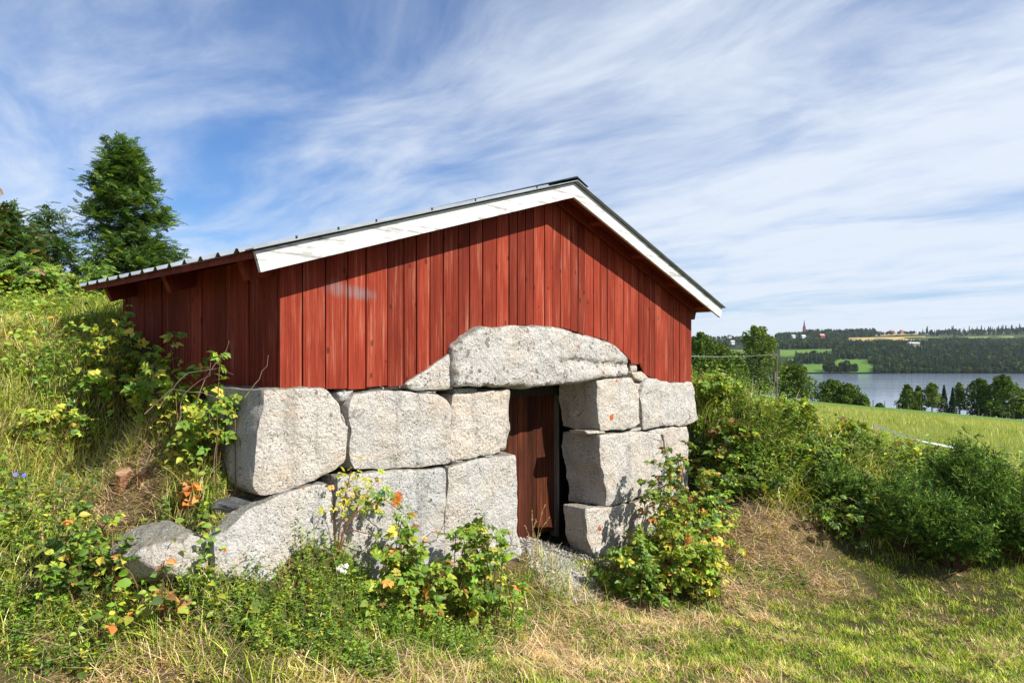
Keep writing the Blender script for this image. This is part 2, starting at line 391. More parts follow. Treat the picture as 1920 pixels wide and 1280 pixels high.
m, t = newmat('stem'); a = t('Attribute', attribute_name='col').outputs['Color']; finish(t, principled(t, a, .8)); M['stem'] = m
m, t = newmat('bark'); pos = t('TexCoord').outputs['Object']; n = t.noise(t.mapping(pos, scale=(20, 20, 5)), 1, 5, .7)
finish(t, principled(t, t.ramp(n, [(.3, (.05, .04, .03)), (.7, (.20, .17, .14))]), .9, n, .6, .02)); M['bark'] = m
m, t = newmat('cut_wood'); pos = t('TexCoord').outputs['Object']; n = t.noise(t.mapping(pos, scale=(30, 30, 8)), 1, 4, .7)
finish(t, principled(t, t.ramp(n, [(.3, (.13, .055, .03)), (.7, (.30, .15, .08))]), .9, n, .7, .01)); M['stump'] = m
m, t = newmat('gravel'); a = t('Attribute', attribute_name='col').outputs['Color']; finish(t, principled(t, a, .9)); M['gravel'] = m
m, t = newmat('plain'); a = t('Attribute', attribute_name='col').outputs['Color']; finish(t, principled(t, a, .7)); M['plain'] = m
m, t = newmat('lake')
pos = t('NewGeometry').outputs['Position']
n = t.noise(t.mapping(pos, scale=(.35, 1.0, 1)), .5, 4, .6); nb = t.noise(t.mapping(pos, scale=(.004, .03, 1)), 1, 4, .6)
rg = t.math('ADD', .05, t.math('MULTIPLY', nb, .12))
finish(t, principled(t, (.17, .215, .29, 1), rg, n, .03, .25, **{'IOR': 1.33, 'Specular IOR Level': .5})); M['lake'] = m  # pale base colour stands in for the sky's reflection

# ------------------------------------------------------------------ the setting: ground, lake, far meadows
def axis(lo, hi, step, lim_lo, lim_hi, growth=1.09):
    a = list(np.arange(lo, hi, step)); d = step; v = hi
    while v < lim_hi: a.append(v); d *= growth; v += d
    a.append(lim_hi); b = []; d = step; v = lo-step
    while v > lim_lo: b.append(v); d *= growth; v -= d
    b.append(lim_lo); return np.array(b[::-1] + a)
gx = axis(-6, 9, 0.09, -3000, 9000); gy = axis(0.5, 12, 0.09, -60, 9000)
GX, GY = np.meshgrid(gx, gy); GZ = terrain(GX, GY)
dy = dryness(GX, GY)[..., None]
near = (np.hypot(GX, GY) < 14)[..., None]
dy = np.maximum(dy, np.exp(-((GX+2.35)**2+(GY-4.3)**2)/.12)[..., None])
gcol = np.where(near, np.array([.075, .075, .028])*(1-dy) + np.array([.20, .14, .08])*dy, np.array([.105, .135, .030]))
fieldv = fbm(GX/9, GY/9, 9)[..., None]
gp = np.minimum(1, np.exp(-((GX-.46)**2/.06 + (GY-5.95)**2/.10)) + 1.2*np.exp(-((GX-.25)**2/.10 + (GY-6.45)**2/.12)))[..., None]; gcol = gcol*(1-gp) + np.array([.17, .155, .14])*gp
gcol = np.where(near, gcol, np.array([.17, .24, .034])*(1-fieldv) + np.array([.28, .29, .060])*fieldv)
gcol = gcol*(1-.35*smooth(GY, 35, 80)[..., None]*np.array([1, .25, .5]))
gcol = np.where((GY > 1000)[..., None], np.array([.032, .050, .018]), gcol)
gcol = np.where((GY > 2050)[..., None], np.array([.075, .10, .030]), gcol)
b = MB(); nx = len(gx); ii, jj = np.meshgrid(np.arange(len(gy)-1), np.arange(nx-1), indexing='ij'); q = ii*nx + jj
b.add(np.stack([GX, GY, GZ], -1).reshape(-1, 3), np.stack([q, q+1, q+nx+1, q+nx], -1).reshape(-1, 4), gcol.reshape(-1, 3))
tag(b.build('ground', M['ground'], smooth=True), kind='structure')
b = MB(); b.add([(-2500, 150, -25), (5000, 150, -25), (5000, 1220, -25), (-2500, 1220, -25)], [[0, 1, 2, 3]])
tag(b.build('lake', M['lake']), kind='structure')

def meadow(px0, px1, y0, y1, col, name='meadow'):
    b = MB(); u = np.linspace(0, 1, 24)
    U, Vv = np.meshgrid(u, u); Y = y0 + (y1-y0)*Vv
    wob = (fbm(U*4, Vv*4, int(px0))-.5)*12; X = ((px0 + (px1-px0)*U + wob*np.minimum(1, 4*np.minimum(U, 1-U)) - CX)/FPX)*Y
    Z = terrain(X, Y) + 1.0
    i, j = np.meshgrid(np.arange(23), np.arange(23), indexing='ij'); q = i*24 + j
    b.add(np.stack([X, Y, Z], -1).reshape(-1, 3), np.stack([q, q+1, q+25, q+24], -1).reshape(-1, 4), np.array(col))
    tag(b.build(name, M['meadow']), kind='structure')
meadow(1478, 1640, 1146, 1430, (.085, .17, .026))
meadow(1290, 1400, 1200, 1640, (.10, .17, .035))
meadow(1462, 1560, 1480, 1620, (.10, .18, .035))
meadow(1590, 1735, 2060, 2330, (.38, .29, .12))
meadow(1690, 1780, 1630, 1760, (.26, .27, .10))
meadow(1730, 1900, 2150, 2300, (.20, .24, .08))
meadow(1640, 1720, 2380, 2520, (.30, .26, .11))

# ------------------------------------------------------------------ the root cellar
EAVE_S, APEX_S, SLOPE, OVER = 3.02, 0.40, 0.318, 0.256
def roof_z(s): return 3.315 - SLOPE*abs(s-APEX_S)      # upper edge of the barge boards
house = empty('root_cellar', fw(0, 0, 0), 'red boarded root cellar with a white edged gable roof on big granite blocks', 'cellar')

def fpoly_prism(b, pts, n0, n1):                       # convex outline in (s, z), from n0 back to n1
    k = len(pts); V = [fw(s, n0, z) for s, z in pts] + [fw(s, n1, z) for s, z in pts]
    base = b.n
    b.add(V, np.zeros((0, 4), int))
    for i in range(k):
        j = (i+1) % k; b.F[4].append(np.array([[base+i, base+k+i, base+k+j, base+j]]))
    for i in range(1, k-1):
        b.F[3].append(np.array([[base, base+i, base+i+1]])); b.F[3].append(np.array([[base+k, base+k+i+1, base+k+i]]))
# lower edge of the front boards, traced round the lintel
prof = [fac(px, py, 0.0) for px, py in [(518,729),(600,727),(690,725),(762,719),(790,700),(850,655),(876,634),(900,617),(950,610),(1000,609),(1045,613),
        (1080,621),(1130,635),(1158,648),(1178,672),(1184,680),(1203,681),(1206,700),(1240,712),(1275,718),(1300,716)]]
ps = np.array([p[0] for p in prof]); pz = np.array([p[1] for p in prof])
def low(s): return float(np.interp(s, ps, pz))
SL, SR = -2.33, 3.135
b = MB(); s = SL; widths = []
while s < SR-0.05:
    w = random.uniform(.105, .165) if s > -1.4 else random.uniform(.145, .19)
    if s + w > SR-.07: w = SR-s
    nn = random.uniform(-.003, .003); gap = random.uniform(.0042, .0068)
    a0, a1 = s+gap, s+w-gap; top0, top1 = roof_z(a0)-.05, roof_z(a1)-.05
    lowj = random.uniform(-.014, .006)
    knots = [a0] + [v for v in ps if a0+.01 < v < a1-.01] + [a1]
    lowpts = [(v, low(v)+lowj) for v in knots]
    toppts = [(a1, top1)] + ([(APEX_S, roof_z(APEX_S)-.05)] if a0 < APEX_S < a1 else []) + [(a0, top0)]
    # two bevelled long edges: a thin front lip
    fpoly_prism(b, lowpts + toppts, nn, nn-.024)
    widths.append(w); s += w
b.build('plank_wall', M['red'], house)
# west wall (in shade) and the two unseen walls
def side_wall(name, ssign, sbase):
    b = MB(); tt = 0.0
    while tt < 2.55:
        w = random.uniform(.14, .20); nn = random.uniform(0, .012)
        z0 = 1.50 + random.uniform(-.01, .01) - (0.0 if tt < 3 else 0); z1 = roof_z(sbase) - .06
        g0, g1 = -tt-.004-.03, -(tt+w-.004)-.03
        V, F = box8([fw(sbase-ssign*.03, g0, z0), fw(sbase+ssign*nn, g0, z0), fw(sbase+ssign*nn, g1, z0), fw(sbase-ssign*.03, g1, z0),
                     fw(sbase-ssign*.03, g0, z1), fw(sbase+ssign*nn, g0, z1), fw(sbase+ssign*nn, g1, z1), fw(sbase-ssign*.03, g1, z1)])
        b.add(V, F); tt += w
    return b.build(name, M['red'], house)
side_wall('side_plank_wall', -1, SL+.012); side_wall('side_plank_wall', 1, SR-.012)
b = MB(); fpoly_prism(b, [(SL, .5), (SR, .5), (SR, roof_z(SR)-.06), (APEX_S, roof_z(APEX_S)-.06), (SL, roof_z(SL)-.06)], -2.62, -2.68)
b.build('rear_wall', M['red'], house)
# dark inner lining so that nothing shines through the joints
b = MB()
fpoly_prism(b, [(SL+.05, 1.62), (APEX_S-1.0, 1.62), (APEX_S-.6, 1.75), (1.2, 1.75), (1.5, 1.62), (SR-.05, 1.62), (SR-.05, roof_z(SR)-.1), (APEX_S, roof_z(APEX_S)-.1), (SL+.05, roof_z(SL)-.1)], -.035, -.06)
b.build('lining', M['near_black'], house)

# roof sheets: ribs run down the slope
b = MB()
for sg in (-1, 1):
    prof_n = []; nn = OVER+.03; i = 0
    while nn > -2.75:
        prof_n += [(nn, .0), (nn-.165, .0), (nn-.19, .026), (nn-.215, .026)]; nn -= .24
    ss = [APEX_S + sg*.0, APEX_S + sg*1.0, APEX_S + sg*2.0, APEX_S + sg*(EAVE_S+.025)]
    for lay in (0, 1):
        V = [fw(s_, n_, roof_z(s_) + .012 + h_ - lay*.004) for s_ in ss for n_, h_ in prof_n]; k = len(prof_n)
        i, j = np.meshgrid(np.arange(len(ss)-1), np.arange(k-1), indexing='ij'); q = i*k + j
        b.add(V, np.stack([q, q+1, q+k+1, q+k], -1).reshape(-1, 4))
roof = b.build('roof', M['metal'], house)
b = MB()
for sg in (-1, 1):
    V, F = box8([fw(APEX_S, OVER+.035, roof_z(APEX_S)+.045), fw(APEX_S+sg*.17, OVER+.035, roof_z(APEX_S+sg*.17)+.042), fw(APEX_S+sg*.17, -2.78, roof_z(APEX_S+sg*.17)+.042), fw(APEX_S, -2.78, roof_z(APEX_S)+.045),
                 fw(APEX_S, OVER+.035, roof_z(APEX_S)+.056), fw(APEX_S+sg*.17, OVER+.035, roof_z(APEX_S+sg*.17)+.047), fw(APEX_S+sg*.17, -2.78, roof_z(APEX_S+sg*.17)+.047), fw(APEX_S, -2.78, roof_z(APEX_S)+.056)])
    b.add(V, F)
b.build('ridge_cap', M['darkmetal'], roof)
for sg in (-1, 1):                                    # edge flashing on each gable slope
    e = APEX_S + sg*(EAVE_S+.03); b = MB()
    P = []
    for n_, dz in ((OVER+.040, .002), (OVER-.06, .002), (OVER-.06, .010), (OVER+.040, .010)):
        P.append([fw(APEX_S, n_, roof_z(APEX_S)+dz+.01), fw(e, n_, roof_z(e)+dz+.01)])
    V = [p[0] for p in P] + [p[1] for p in P]; b.add(V, [[0,4,5,1],[1,5,6,2],[2,6,7,3],[3,7,4,0],[0,1,2,3],[7,6,5,4]])
    b.build('edge_flashing', M['metal'], roof)
for s_ in (-2.3, -2.0, -1.2, -.75, .0, -1.7):
    for n_ in (OVER-.1,):
        b = MB(); z = roof_z(s_)+.035
        V, F = tube([fw(s_, n_, z-.05), fw(s_, n_, z), fw(s_, n_, z+.004)], .006, .008, 6); b.add(V, F)
        b.build('roof_screw', M['darkmetal'], roof)
# barge boards
for sg in (-1, 1):
    e = APEX_S + sg*EAVE_S; hv = .128; b = MB(); cut = .035
    pts = [(APEX_S + sg*.001, roof_z(APEX_S)), (APEX_S + sg*.001, roof_z(APEX_S)-hv), (e-sg*cut, roof_z(e-sg*cut)-hv), (e, roof_z(e))]
    if sg < 0: pts = [(APEX_S-.001, roof_z(APEX_S)), (e, roof_z(e)), (e+cut, roof_z(e+cut)-hv), (APEX_S-.001, roof_z(APEX_S)-hv)]
    fpoly_prism(b, pts, OVER, OVER-.026); b.build('barge_board', M['white'], house)
# boarding under the roof, rafters and their tails
for sg in (-1, 1):
    b = MB(); e = APEX_S + sg*(EAVE_S+.0); n_ = OVER-.03
    while n_ > -2.7:
        w = .14; z0, z1 = roof_z(APEX_S)+.006, roof_z(e)+.006
        V, F = box8([fw(APEX_S, n_, z0-.046), fw(e, n_, z1-.046), fw(e, n_-w+.004, z1-.046), fw(APEX_S, n_-w+.004, z0-.046),
                     fw(APEX_S, n_, z0), fw(e, n_, z1), fw(e, n_-w+.004, z1), fw(APEX_S, n_-w+.004, z0)])
        b.add(V, F); n_ -= w
    b.build('roof_boarding', M['red_dark'], house)
    for n_ in (-.045, -1.20, -2.4):             # rafters, their tails stand out under the eaves
        b = MB(); e2 = APEX_S + sg*(EAVE_S-.07); h = .13
        P = [(APEX_S, roof_z(APEX_S)-.042), (APEX_S, roof_z(APEX_S)-.042-h), (e2-sg*.05, roof_z(e2-sg*.05)-.042-h), (e2, roof_z(e2)-.042)]
        if sg < 0: P = P[::-1]
        fpoly_prism(b, P, n_, n_-.07); b.build('rafter', M['red_dark'], house)
    for k in (.55, 1.3, 2.05, 2.75):                  # lookouts under the gable overhang
        b = MB(); sc_ = APEX_S + sg*k; z = roof_z(sc_)-.043
        V, F = box8([fw(sc_-.035, OVER-.03, z-.055+SLOPE*sg*.035), fw(sc_+.035, OVER-.03, z-.055-SLOPE*sg*.035), fw(sc_+.035, .02, z-.055-SLOPE*sg*.035), fw(sc_-.035, .02, z-.055+SLOPE*sg*.035),
                     fw(sc_-.035, OVER-.03, z+SLOPE*sg*.035), fw(sc_+.035, OVER-.03, z-SLOPE*sg*.035), fw(sc_+.035, .02, z-SLOPE*sg*.035), fw(sc_-.035, .02, z+SLOPE*sg*.035)])
        b.add(V, F); b.build('lookout', M['red_dark'], house)
    b = MB(); e3 = APEX_S + sg*2.72
    P = [(APEX_S, roof_z(APEX_S)-.045), (APEX_S, roof_z(APEX_S)-.135), (e3, roof_z(e3)-.135), (e3, roof_z(e3)-.045)]
    if sg < 0: P = P[::-1]
    fpoly_prism(b, P, .048, .022); b.build('gable_trim', M['red_dark'], house)

# granite blocks
def stone_mesh(polypx, nf, depth, seed, chip=0, amp=1.0, lich=(), dark=0.25, tilt=(0, 0), shrink=.001, rnd=.011, step=.024):
    P = np.array([fac(px, py, nf) for px, py in polypx])
    if ((P[:, 0]*np.roll(P[:, 1], -1) - np.roll(P[:, 0], -1)*P[:, 1]).sum()) < 0: P = P[::-1]
    B = []
    for a_, c_ in zip(P, np.roll(P, -1, 0)):
        L = np.hypot(*(c_-a_)); k = max(1, int(round(L/step)))
        for i in range(k): B.append(a_ + (c_-a_)*i/k)
    B = np.array(B)
    for _ in range(1): B = .6*B + .2*(np.roll(B, 1, 0) + np.roll(B, -1, 0))       # worn corners
    T = np.roll(B, -1, 0) - np.roll(B, 1, 0); T /= np.linalg.norm(T, axis=1)[:, None]; Nn = np.stack([T[:, 1], -T[:, 0]], 1)
    B = B + Nn*((fbm(B[:, 0]*9, B[:, 1]*9, seed, 4)-.5)*.030*amp - shrink)[:, None]
    mn, mx = B.min(0), B.max(0)
    gs, gz = np.meshgrid(np.arange(mn[0], mx[0], step), np.arange(mn[1], mx[1], step*.87)); gs[1::2] += step/2
    Q = np.stack([gs.ravel(), gz.ravel()], 1); Q = Q + np.random.default_rng(seed).uniform(-.46, .46, Q.shape)*step
    A, C = B, np.roll(B, -1, 0)
    def edist(Q):
        d = C-A; tt = np.clip(((Q[:, None]-A[None])*d[None]).sum(-1)/(d*d).sum(-1)[None], 0, 1)
        return np.sqrt(((Q[:, None]-A[None]-tt[..., None]*d[None])**2).sum(-1)).min(1)
    x, y = Q[:, 0, None], Q[:, 1, None]
    cond = (A[None, :, 1] > y) != (C[None, :, 1] > y)
    xi = A[None, :, 0] + (y-A[None, :, 1])*(C[None, :, 0]-A[None, :, 0])/np.where(np.abs(C[:, 1]-A[:, 1]) < 1e-9, 1e-9, C[:, 1]-A[:, 1])[None]
    inside = (np.sum(cond & (x < xi), 1) % 2) == 1
    Q = Q[inside]; d = edist(Q); keep = d > step*.5; Q = Q[keep]; d = d[keep]
    nb = len(B); allp = [Vector(p) for p in B] + [Vector(p) for p in Q]
    v2, _, f2, ov, _, _ = geometry.delaunay_2d_cdt(allp, [(i, (i+1) % nb) for i in range(nb)], [list(range(nb))], 1, 1e-6)
    S = np.array([(p.x, p.y) for p in v2]); d = edist(S)
    c0 = S.mean(0); bul = fbm(S[:, 0]*2.3, S[:, 1]*2.3, seed+5, 3)-.5
    rid = np.abs(fbm(S[:, 0]*3.1+7, S[:, 1]*4.1, seed+8, 3)-.5)
    fac2 = np.floor(fbm(S[:, 0]*2.0+3, S[:, 1]*2.6, seed+14, 2)*5)/5 - .5        # split, stepped facets
    n_ = nf + amp*(.034*bul - .040*rid + .012 + .034*fac2 + .020*(fbm(S[:, 0]*12, S[:, 1]*12, seed+6, 3)-.5)) + tilt[0]*(S[:, 0]-c0[0]) + tilt[1]*(S[:, 1]-c0[1])
    if chip:                                         # a split ledge running across the lower half
        lv = S[:, 1] - (mn[1]+.55*(mx[1]-mn[1])) - .10*(fbm(S[:, 0]*2.2, S[:, 0]*0, 77, 4)-.5) + .10*(S[:, 0]-c0[0])*.6
        n_ = n_ - .032*smooth(-lv, -.008, .02)*smooth(S[:, 0], c0[0]+.0, c0[0]+.3)*smooth(lv, -.16, -.02)
    e = np.clip(d/rnd, 0, 1); n_ = n_ - rnd*.8*(1-np.sqrt(np.maximum(0, 1-(1-e)**2)))
    V = [fw(a_, q_, z_) for (a_, z_), q_ in zip(S, n_)]
    F3 = [f for f in f2 if len(f) == 3]
    # which output vertex each boundary input became
    back = {}
    for i, src in enumerate(ov):
        for k in src:
            if k < nb: back[k] = i
    ring = [back[k] for k in range(nb) if k in back]
    V = np.array(V); F3 = np.array(F3)
    p = V[F3]; nrm = np.cross(p[:, 1]-p[:, 0], p[:, 2]-p[:, 0]); 
    if (nrm[:, 0]*NX + nrm[:, 1]*NY).sum() < 0: F3 = F3[:, ::-1]
    steps = np.concatenate([[.012, .03], np.linspace(.07, depth, max(3, int(depth/.05)))])
    rs, rz, rn = S[ring, 0], S[ring, 1], n_[ring]; T = np.roll(np.stack([rs, rz], 1), -1, 0) - np.roll(np.stack([rs, rz], 1), 1, 0)
    T /= np.linalg.norm(T, axis=1)[:, None] + 1e-9; Nn = np.stack([T[:, 1], -T[:, 0]], 1)
    verts = [V]; base = len(V); prev = np.array(ring); F4 = []
    per = np.cumsum(np.hypot(*(np.roll(np.stack([rs, rz], 1), -1, 0)-np.stack([rs, rz], 1)).T))
    for q_ in steps:
        off = (fbm(per*6, np.full(nb if len(ring) == nb else len(ring), q_*6), seed+9, 3)-.5)*.05*min(1, q_/.07) + .006*min(1, q_/.05)
        lay = np.array([fw(a_ + Nn[i, 0]*off[i], rn[i]-q_, z_ + Nn[i, 1]*off[i]) for i, (a_, z_) in enumerate(zip(rs, rz))])
        cur = base + np.arange(len(ring)); verts.append(lay); base += len(ring)
        F4.append(np.stack([prev, cur, np.roll(cur, -1), np.roll(prev, -1)], 1)); prev = cur
    Vall = np.concatenate(verts); lz = np.zeros(len(Vall)); dk = np.full(len(Vall), dark)
    for px, py, rpx in lich:
        c_ = fac(px, py, nf); r_ = rpx/FPX*(OY + SY*c_[0]); 
        dd = np.hypot(S[:, 0]-c_[0], (S[:, 1]-c_[1])); lz[:len(S)] = np.maximum(lz[:len(S)], 1-dd/(2*r_))
    b = MB(); b.add(Vall, F3); b.F[4] += F4
    return b, {'lich': lz, 'dark': dk}
def stone(polypx, nf=0.0, depth=.5, seed=1, label=None, **kw):
    b, at_ = stone_mesh(polypx, nf, depth, seed, **kw)
    o = b.build('granite_block', M['granite'], house, smooth=True, attrs=at_, sharp=38)
    if label: o['label'] = label
    return o
stone([(495,731),(560,726),(612,728),(635,757),(643,790),(652,800),(649,864),(627,883),(571,907),(538,920),(489,929),(475,910),(482,811),(494,760)], .05, .75, 1, amp=.7, tilt=(0,.02), dark=.35)
stone([(662,738),(715,731),(820,739),(838,750),(848,765),(846,867),(794,876),(662,880),(655,862),(653,835),(659,805),(651,768)], .02, .5, 2, amp=.9, dark=.1)
stone([(850,740),(900,734),(953,731),(955,800),(951,842),(927,851),(847,866),(848,800)], .015, .42, 3, amp=1.1, dark=.1)
stone([(632,893),(695,885),(836,877),(839,900),(834,985),(833,1090),(632,1100),(630,960)], .035, .5, 4, amp=.7, lich=[(743,935,13),(720,930,3),(700,960,2)], dark=.15)
stone([(840,875),(900,860),(967,852),(971,918),(970,1000),(982,1045),(900,1075),(834,1080),(836,978),(842,902)], .02, .42, 5, amp=.7, dark=.12)
stone([(538,924),(597,908),(622,908),(626,950),(624,1048),(618,1090),(541,1095),(449,1100),(398,1090),(404,1012),(480,952)], .11, .6, 6, amp=.9, lich=[(421,1032,5),(573,916,4),(624,970,4)], dark=.1, tilt=(.03,-.1))
stone([(855,651),(875,634),(901,616),(950,611),(995,610),(1040,613),(1077,622),(1126,635),(1156,648),(1175,667),(1182,689),(1177,702),(1152,708),(1077,718),(1002,725),(950,723),(897,725),(857,725),(851,692)], .085, .45, 7, amp=1.25, dark=.95, label='big arched granite lintel with dark lichen spots above the door', rnd=.035, chip=1)
stone([(848,657),(852,700),(845,729),(774,731),(762,720),(789,701)], .02, .35, 8, amp=.8, dark=.8)
stone([(1117,713),(1150,709),(1182,708),(1198,734),(1202,794),(1171,806),(1127,806)], .05, .46, 9, amp=.9, lich=[(1147,782,6),(1156,714,4)], dark=.2)
stone([(1126,815),(1170,811),(1202,808),(1240,812),(1250,860),(1235,915),(1180,940),(1138,949),(1137,915),(1129,870)], .05, .46, 10, amp=1.0, dark=.2)
stone([(1098,953),(1140,951),(1179,945),(1240,925),(1240,990),(1190,1040),(1118,1046),(1104,1010)], .06, .26, 11, amp=1.0, lich=[(1125,990,5)], dark=.2)
stone([(1209,711),(1217,708),(1261,718),(1299,716),(1306,741),(1310,786),(1291,797),(1250,798),(1209,806),(1205,775),(1199,741)], .035, .6, 12, amp=1.0, dark=.45)
stone([(1212,808),(1257,799),(1288,799),(1292,815),(1290,860),(1250,866),(1244,815)], .0, .6, 13, amp=.8, dark=.2)
stone([(1254,868),(1290,863),(1292,930),(1242,960),(1240,915)], .0, .6, 14, amp=.8, dark=.2)
# wedges and chips between the blocks
for k, (poly, nf) in enumerate([([(853,728),(896,727),(897,740),(853,742)], -.01), ([(843,706),(852,712),(852,730),(844,730)], .01), ([(634,736),(668,726),(662,738),(650,752),(640,753)], -.01),
        ([(645,775),(655,792),(657,806),(648,818),(642,800)], -.005), ([(1186,698),(1204,696),(1218,708),(1206,715),(1190,710)], .03), ([(1190,718),(1205,720),(1206,735),(1199,741)], .0),
        ([(1182,680),(1195,682),(1196,696),(1184,697)], -.02), ([(848,862),(870,857),(870,866),(850,870)], -.005), ([(908,852),(926,850),(926,857),(909,858)], -.005), ([(880,859),(897,855),(898,863),(881,866)], -.01),
        ([(1098,807),(1134,806),(1137,813),(1102,815)], .03), ([(1183,804),(1203,800),(1203,807),(1184,810)], .0), ([(690,728),(760,722),(762,728),(700,733)], -.03), ([(780,732),(820,732),(818,738),(785,737)], .0)]):
    bb, at_ = stone_mesh(poly, nf, .2, 40+k, amp=.35, rnd=.015, step=.014, shrink=.001, dark=.1)
    bb.build('wedge_stone', M['granite'], house, smooth=True, attrs=at_)
# dark filler added behind the blocks to stop light leaks, and cellar room walls
DL, DR = .08, 1.13
b = MB()
def nbox(s0, s1, n0, n1, z0, z1):
    V, F = box8([fw(s0, n0, z0), fw(s1, n0, z0), fw(s1, n1, z0), fw(s0, n1, z0), fw(s0, n0, z1), fw(s1, n0, z1), fw(s1, n1, z1), fw(s0, n1, z1)]); b.add(V, F)
nbox(-2.25, DL-.34, -.16, -.9, -.6, 1.60); nbox(DR+.32, 3.05, -.16, -.9, -.8, 1.50); nbox(DL-.34, DR+.32, -.16, -.9, 1.53, 1.66)
nbox(DL-.34, DL-.08, -.60, -.9, -.6, 1.53); nbox(DR+.02, DR+.32, -.62, -.9, -.6, 1.5)
nbox(-2.25, 3.05, -2.3, -2.6, -.8, 1.6); nbox(-2.25, -1.9, -.9, -2.3, -.6, 1.6); nbox(2.7, 3.05, -.9, -2.3, -.6, 1.5); nbox(-2.2, 3.0, -.95, -2.6, 1.66, 1.72)
b.build('dark_filler_core', M['near_black'], house)  # near black colour stands in for the unlit interior
# door frame and the door, pushed slightly open
b = MB(); V, F = box8([fw(DR-.035, -.48, -.12), fw(DR-.005, -.48, -.12), fw(DR-.005, -.58, -.12), fw(DR-.035, -.58, -.12), fw(DR-.035, -.48, 1.42), fw(DR-.005, -.48, 1.42), fw(DR-.005, -.58, 1.42), fw(DR-.035, -.58, 1.42)]); b.add(V, F)
b.build('door_post', M['greywood'], house)
b = MB(); V, F = box8([fw(DL-.07, -.48, -.05), fw(DL, -.48, -.05), fw(DL, -.58, -.05), fw(DL-.07, -.58, -.05), fw(DL-.07, -.48, 1.42), fw(DL, -.48, 1.42), fw(DL, -.58, 1.42), fw(DL-.07, -.58, 1.42)]); b.add(V, F)
b.build('door_post', M['near_black'], house)
b = MB(); nbox(DL-.1, DR+.06, -.47, -.60, 1.365, 1.47); b.build('door_head', M['near_black'], house)
b = MB(); th = R(0); x0 = .0; nb_ = 7; lw = DR-DL-.045
for k in range(nb_):
    a0 = x0 + lw*k/nb_ + .003; a1 = x0 + lw*(k+1)/nb_ - .003; j = random.uniform(0, .006)
    def dp(a, o, z): return fw(DL + .002 + a*math.cos(th) + o*math.sin(th), -.52 - a*math.sin(th) + o*math.cos(th), z)
    V, F = box8([dp(a0, j, -.05), dp(a1, j, -.05), dp(a1, -.03, -.05), dp(a0, -.03, -.05), dp(a0, j, 1.36), dp(a1, j, 1.36), dp(a1, -.03, 1.36), dp(a0, -.03, 1.36)]); b.add(V, F)
door = b.build('door', M['brown'], house)

def on_ground(px, py, Y0=2.5, Y1=9.0):
    Y = np.arange(Y0, Y1, .01); X = (px-CX)/FPX*Y; Z = CZ-(py-HY)/FPX*Y; d = Z-terrain(X, Y); i = int(np.argmax(d < 0)); return np.array([X[i], Y[i], Z[i]])
# ------------------------------------------------------------------ loose stones and stumps on the slope
def boulder(name, mat, label, cat, cpos, size, seed, rot=0.0, polys=None, amp=.28, dark=.1):
    import bmesh
    bm = bmesh.new(); bmesh.ops.create_icosphere(bm, subdivisions=5, radius=1.0)
    r_ = np.random.default_rng(seed); planes = r_.normal(size=(13, 3)); planes /= np.linalg.norm(planes, axis=1)[:, None]
    offs = r_.uniform(.62, .95, 13); c_, s_ = math.cos(rot), math.sin(rot); n = len(bm.verts)
    V = np.array([v.co[:] for v in bm.verts])
    for p, o in zip(planes, offs):
        d = V@p - o; V = V - np.where(d > 0, d, 0)[:, None]*p[None]*.93
    V = V*(1 + (fbm(V[:, 0]*2+V[:, 2]*1.3, V[:, 1]*2-V[:, 2], seed)-.5)*amp)[:, None]
    V = V + ((fbm(V[:, 0]*9+V[:, 2]*7, V[:, 1]*9-V[:, 2]*6, seed+1)-.5)*.07)[:, None]*V
    V = V*np.array(size); V = np.stack([V[:, 0]*c_ - V[:, 1]*s_, V[:, 0]*s_ + V[:, 1]*c_, V[:, 2]], 1)
    F = np.array([[v.index for v in f.verts] for f in bm.faces]); bm.free()
    b = MB(); b.add(V + np.array(cpos), F)
    o = b.build(name, mat, smooth=True, origin=cpos, attrs={'lich': np.zeros(n), 'dark': np.full(n, dark)}); return tag(o, label, cat)
boulder('boulder', M['granite'], 'pale lichen covered boulder at the foot of the grassy bank, left of the wall', 'boulder', at(312,1035,3.95), (.30,.26,.20), 3, rot=.5)
boulder('flat_rock', M['dark_rock'], 'dark slaty flat rock wedged beside the lowest corner block', 'rock', on_ground(432,960)+np.array([0,.03,.03]), (.15,.12,.055), 5, rot=.6)
boulder('flat_rock', M['dark_rock'], 'mossy dark rock just below the slaty flat rock', 'rock', on_ground(440,995)+np.array([0,.03,.01]), (.12,.10,.05), 8, rot=.2)
boulder('cobble', M['granite'], 'small grey cobble at the right end of the slaty flat rock', 'rock', on_ground(462,962)+np.array([0,-.03,.04]), (.045,.04,.03), 9)
def stump(px, py, Y, r, h, label):
    p = on_ground(px, py+14); p[2] += .040
    o = empty('tree_stump', (p[0], p[1], p[2]-.08), label, 'stump', 'cut stumps on the bank'); b = MB()
    th = np.linspace(0, 2*np.pi, 18, endpoint=False); rr = r*(1+.1*np.sin(th*3+px)+.06*np.sin(th*7))
    z = [-.1, .02, h*.6, h]; sc_ = [1.3, 1.08, 1.0, .97]; V = []
    for zz, k in zip(z, sc_): V += [(p[0]+rr[i]*k*math.cos(th[i]), p[1]+rr[i]*k*math.sin(th[i]), p[2]-.06+zz+(.022*math.sin(th[i]) if zz == h else 0)) for i in range(18)]
    F = [[l*18+i, l*18+(i+1) % 18, (l+1)*18+(i+1) % 18, (l+1)*18+i] for l in range(3) for i in range(18)]; b.add(V, F); b.build('bark', M['stump'], o)
    b = MB(); top = V[-18:]; c_ = np.mean(top, 0); b.add(list(top)+[c_], [[i, (i+1) % 18, 18] for i in range(18)], (.38, .24, .14)); b.build('cut_face', M['plain'], o)
stump(231, 893, 4.3, .044, .10, 'larger reddish cut stump in the dry grass of the bank')
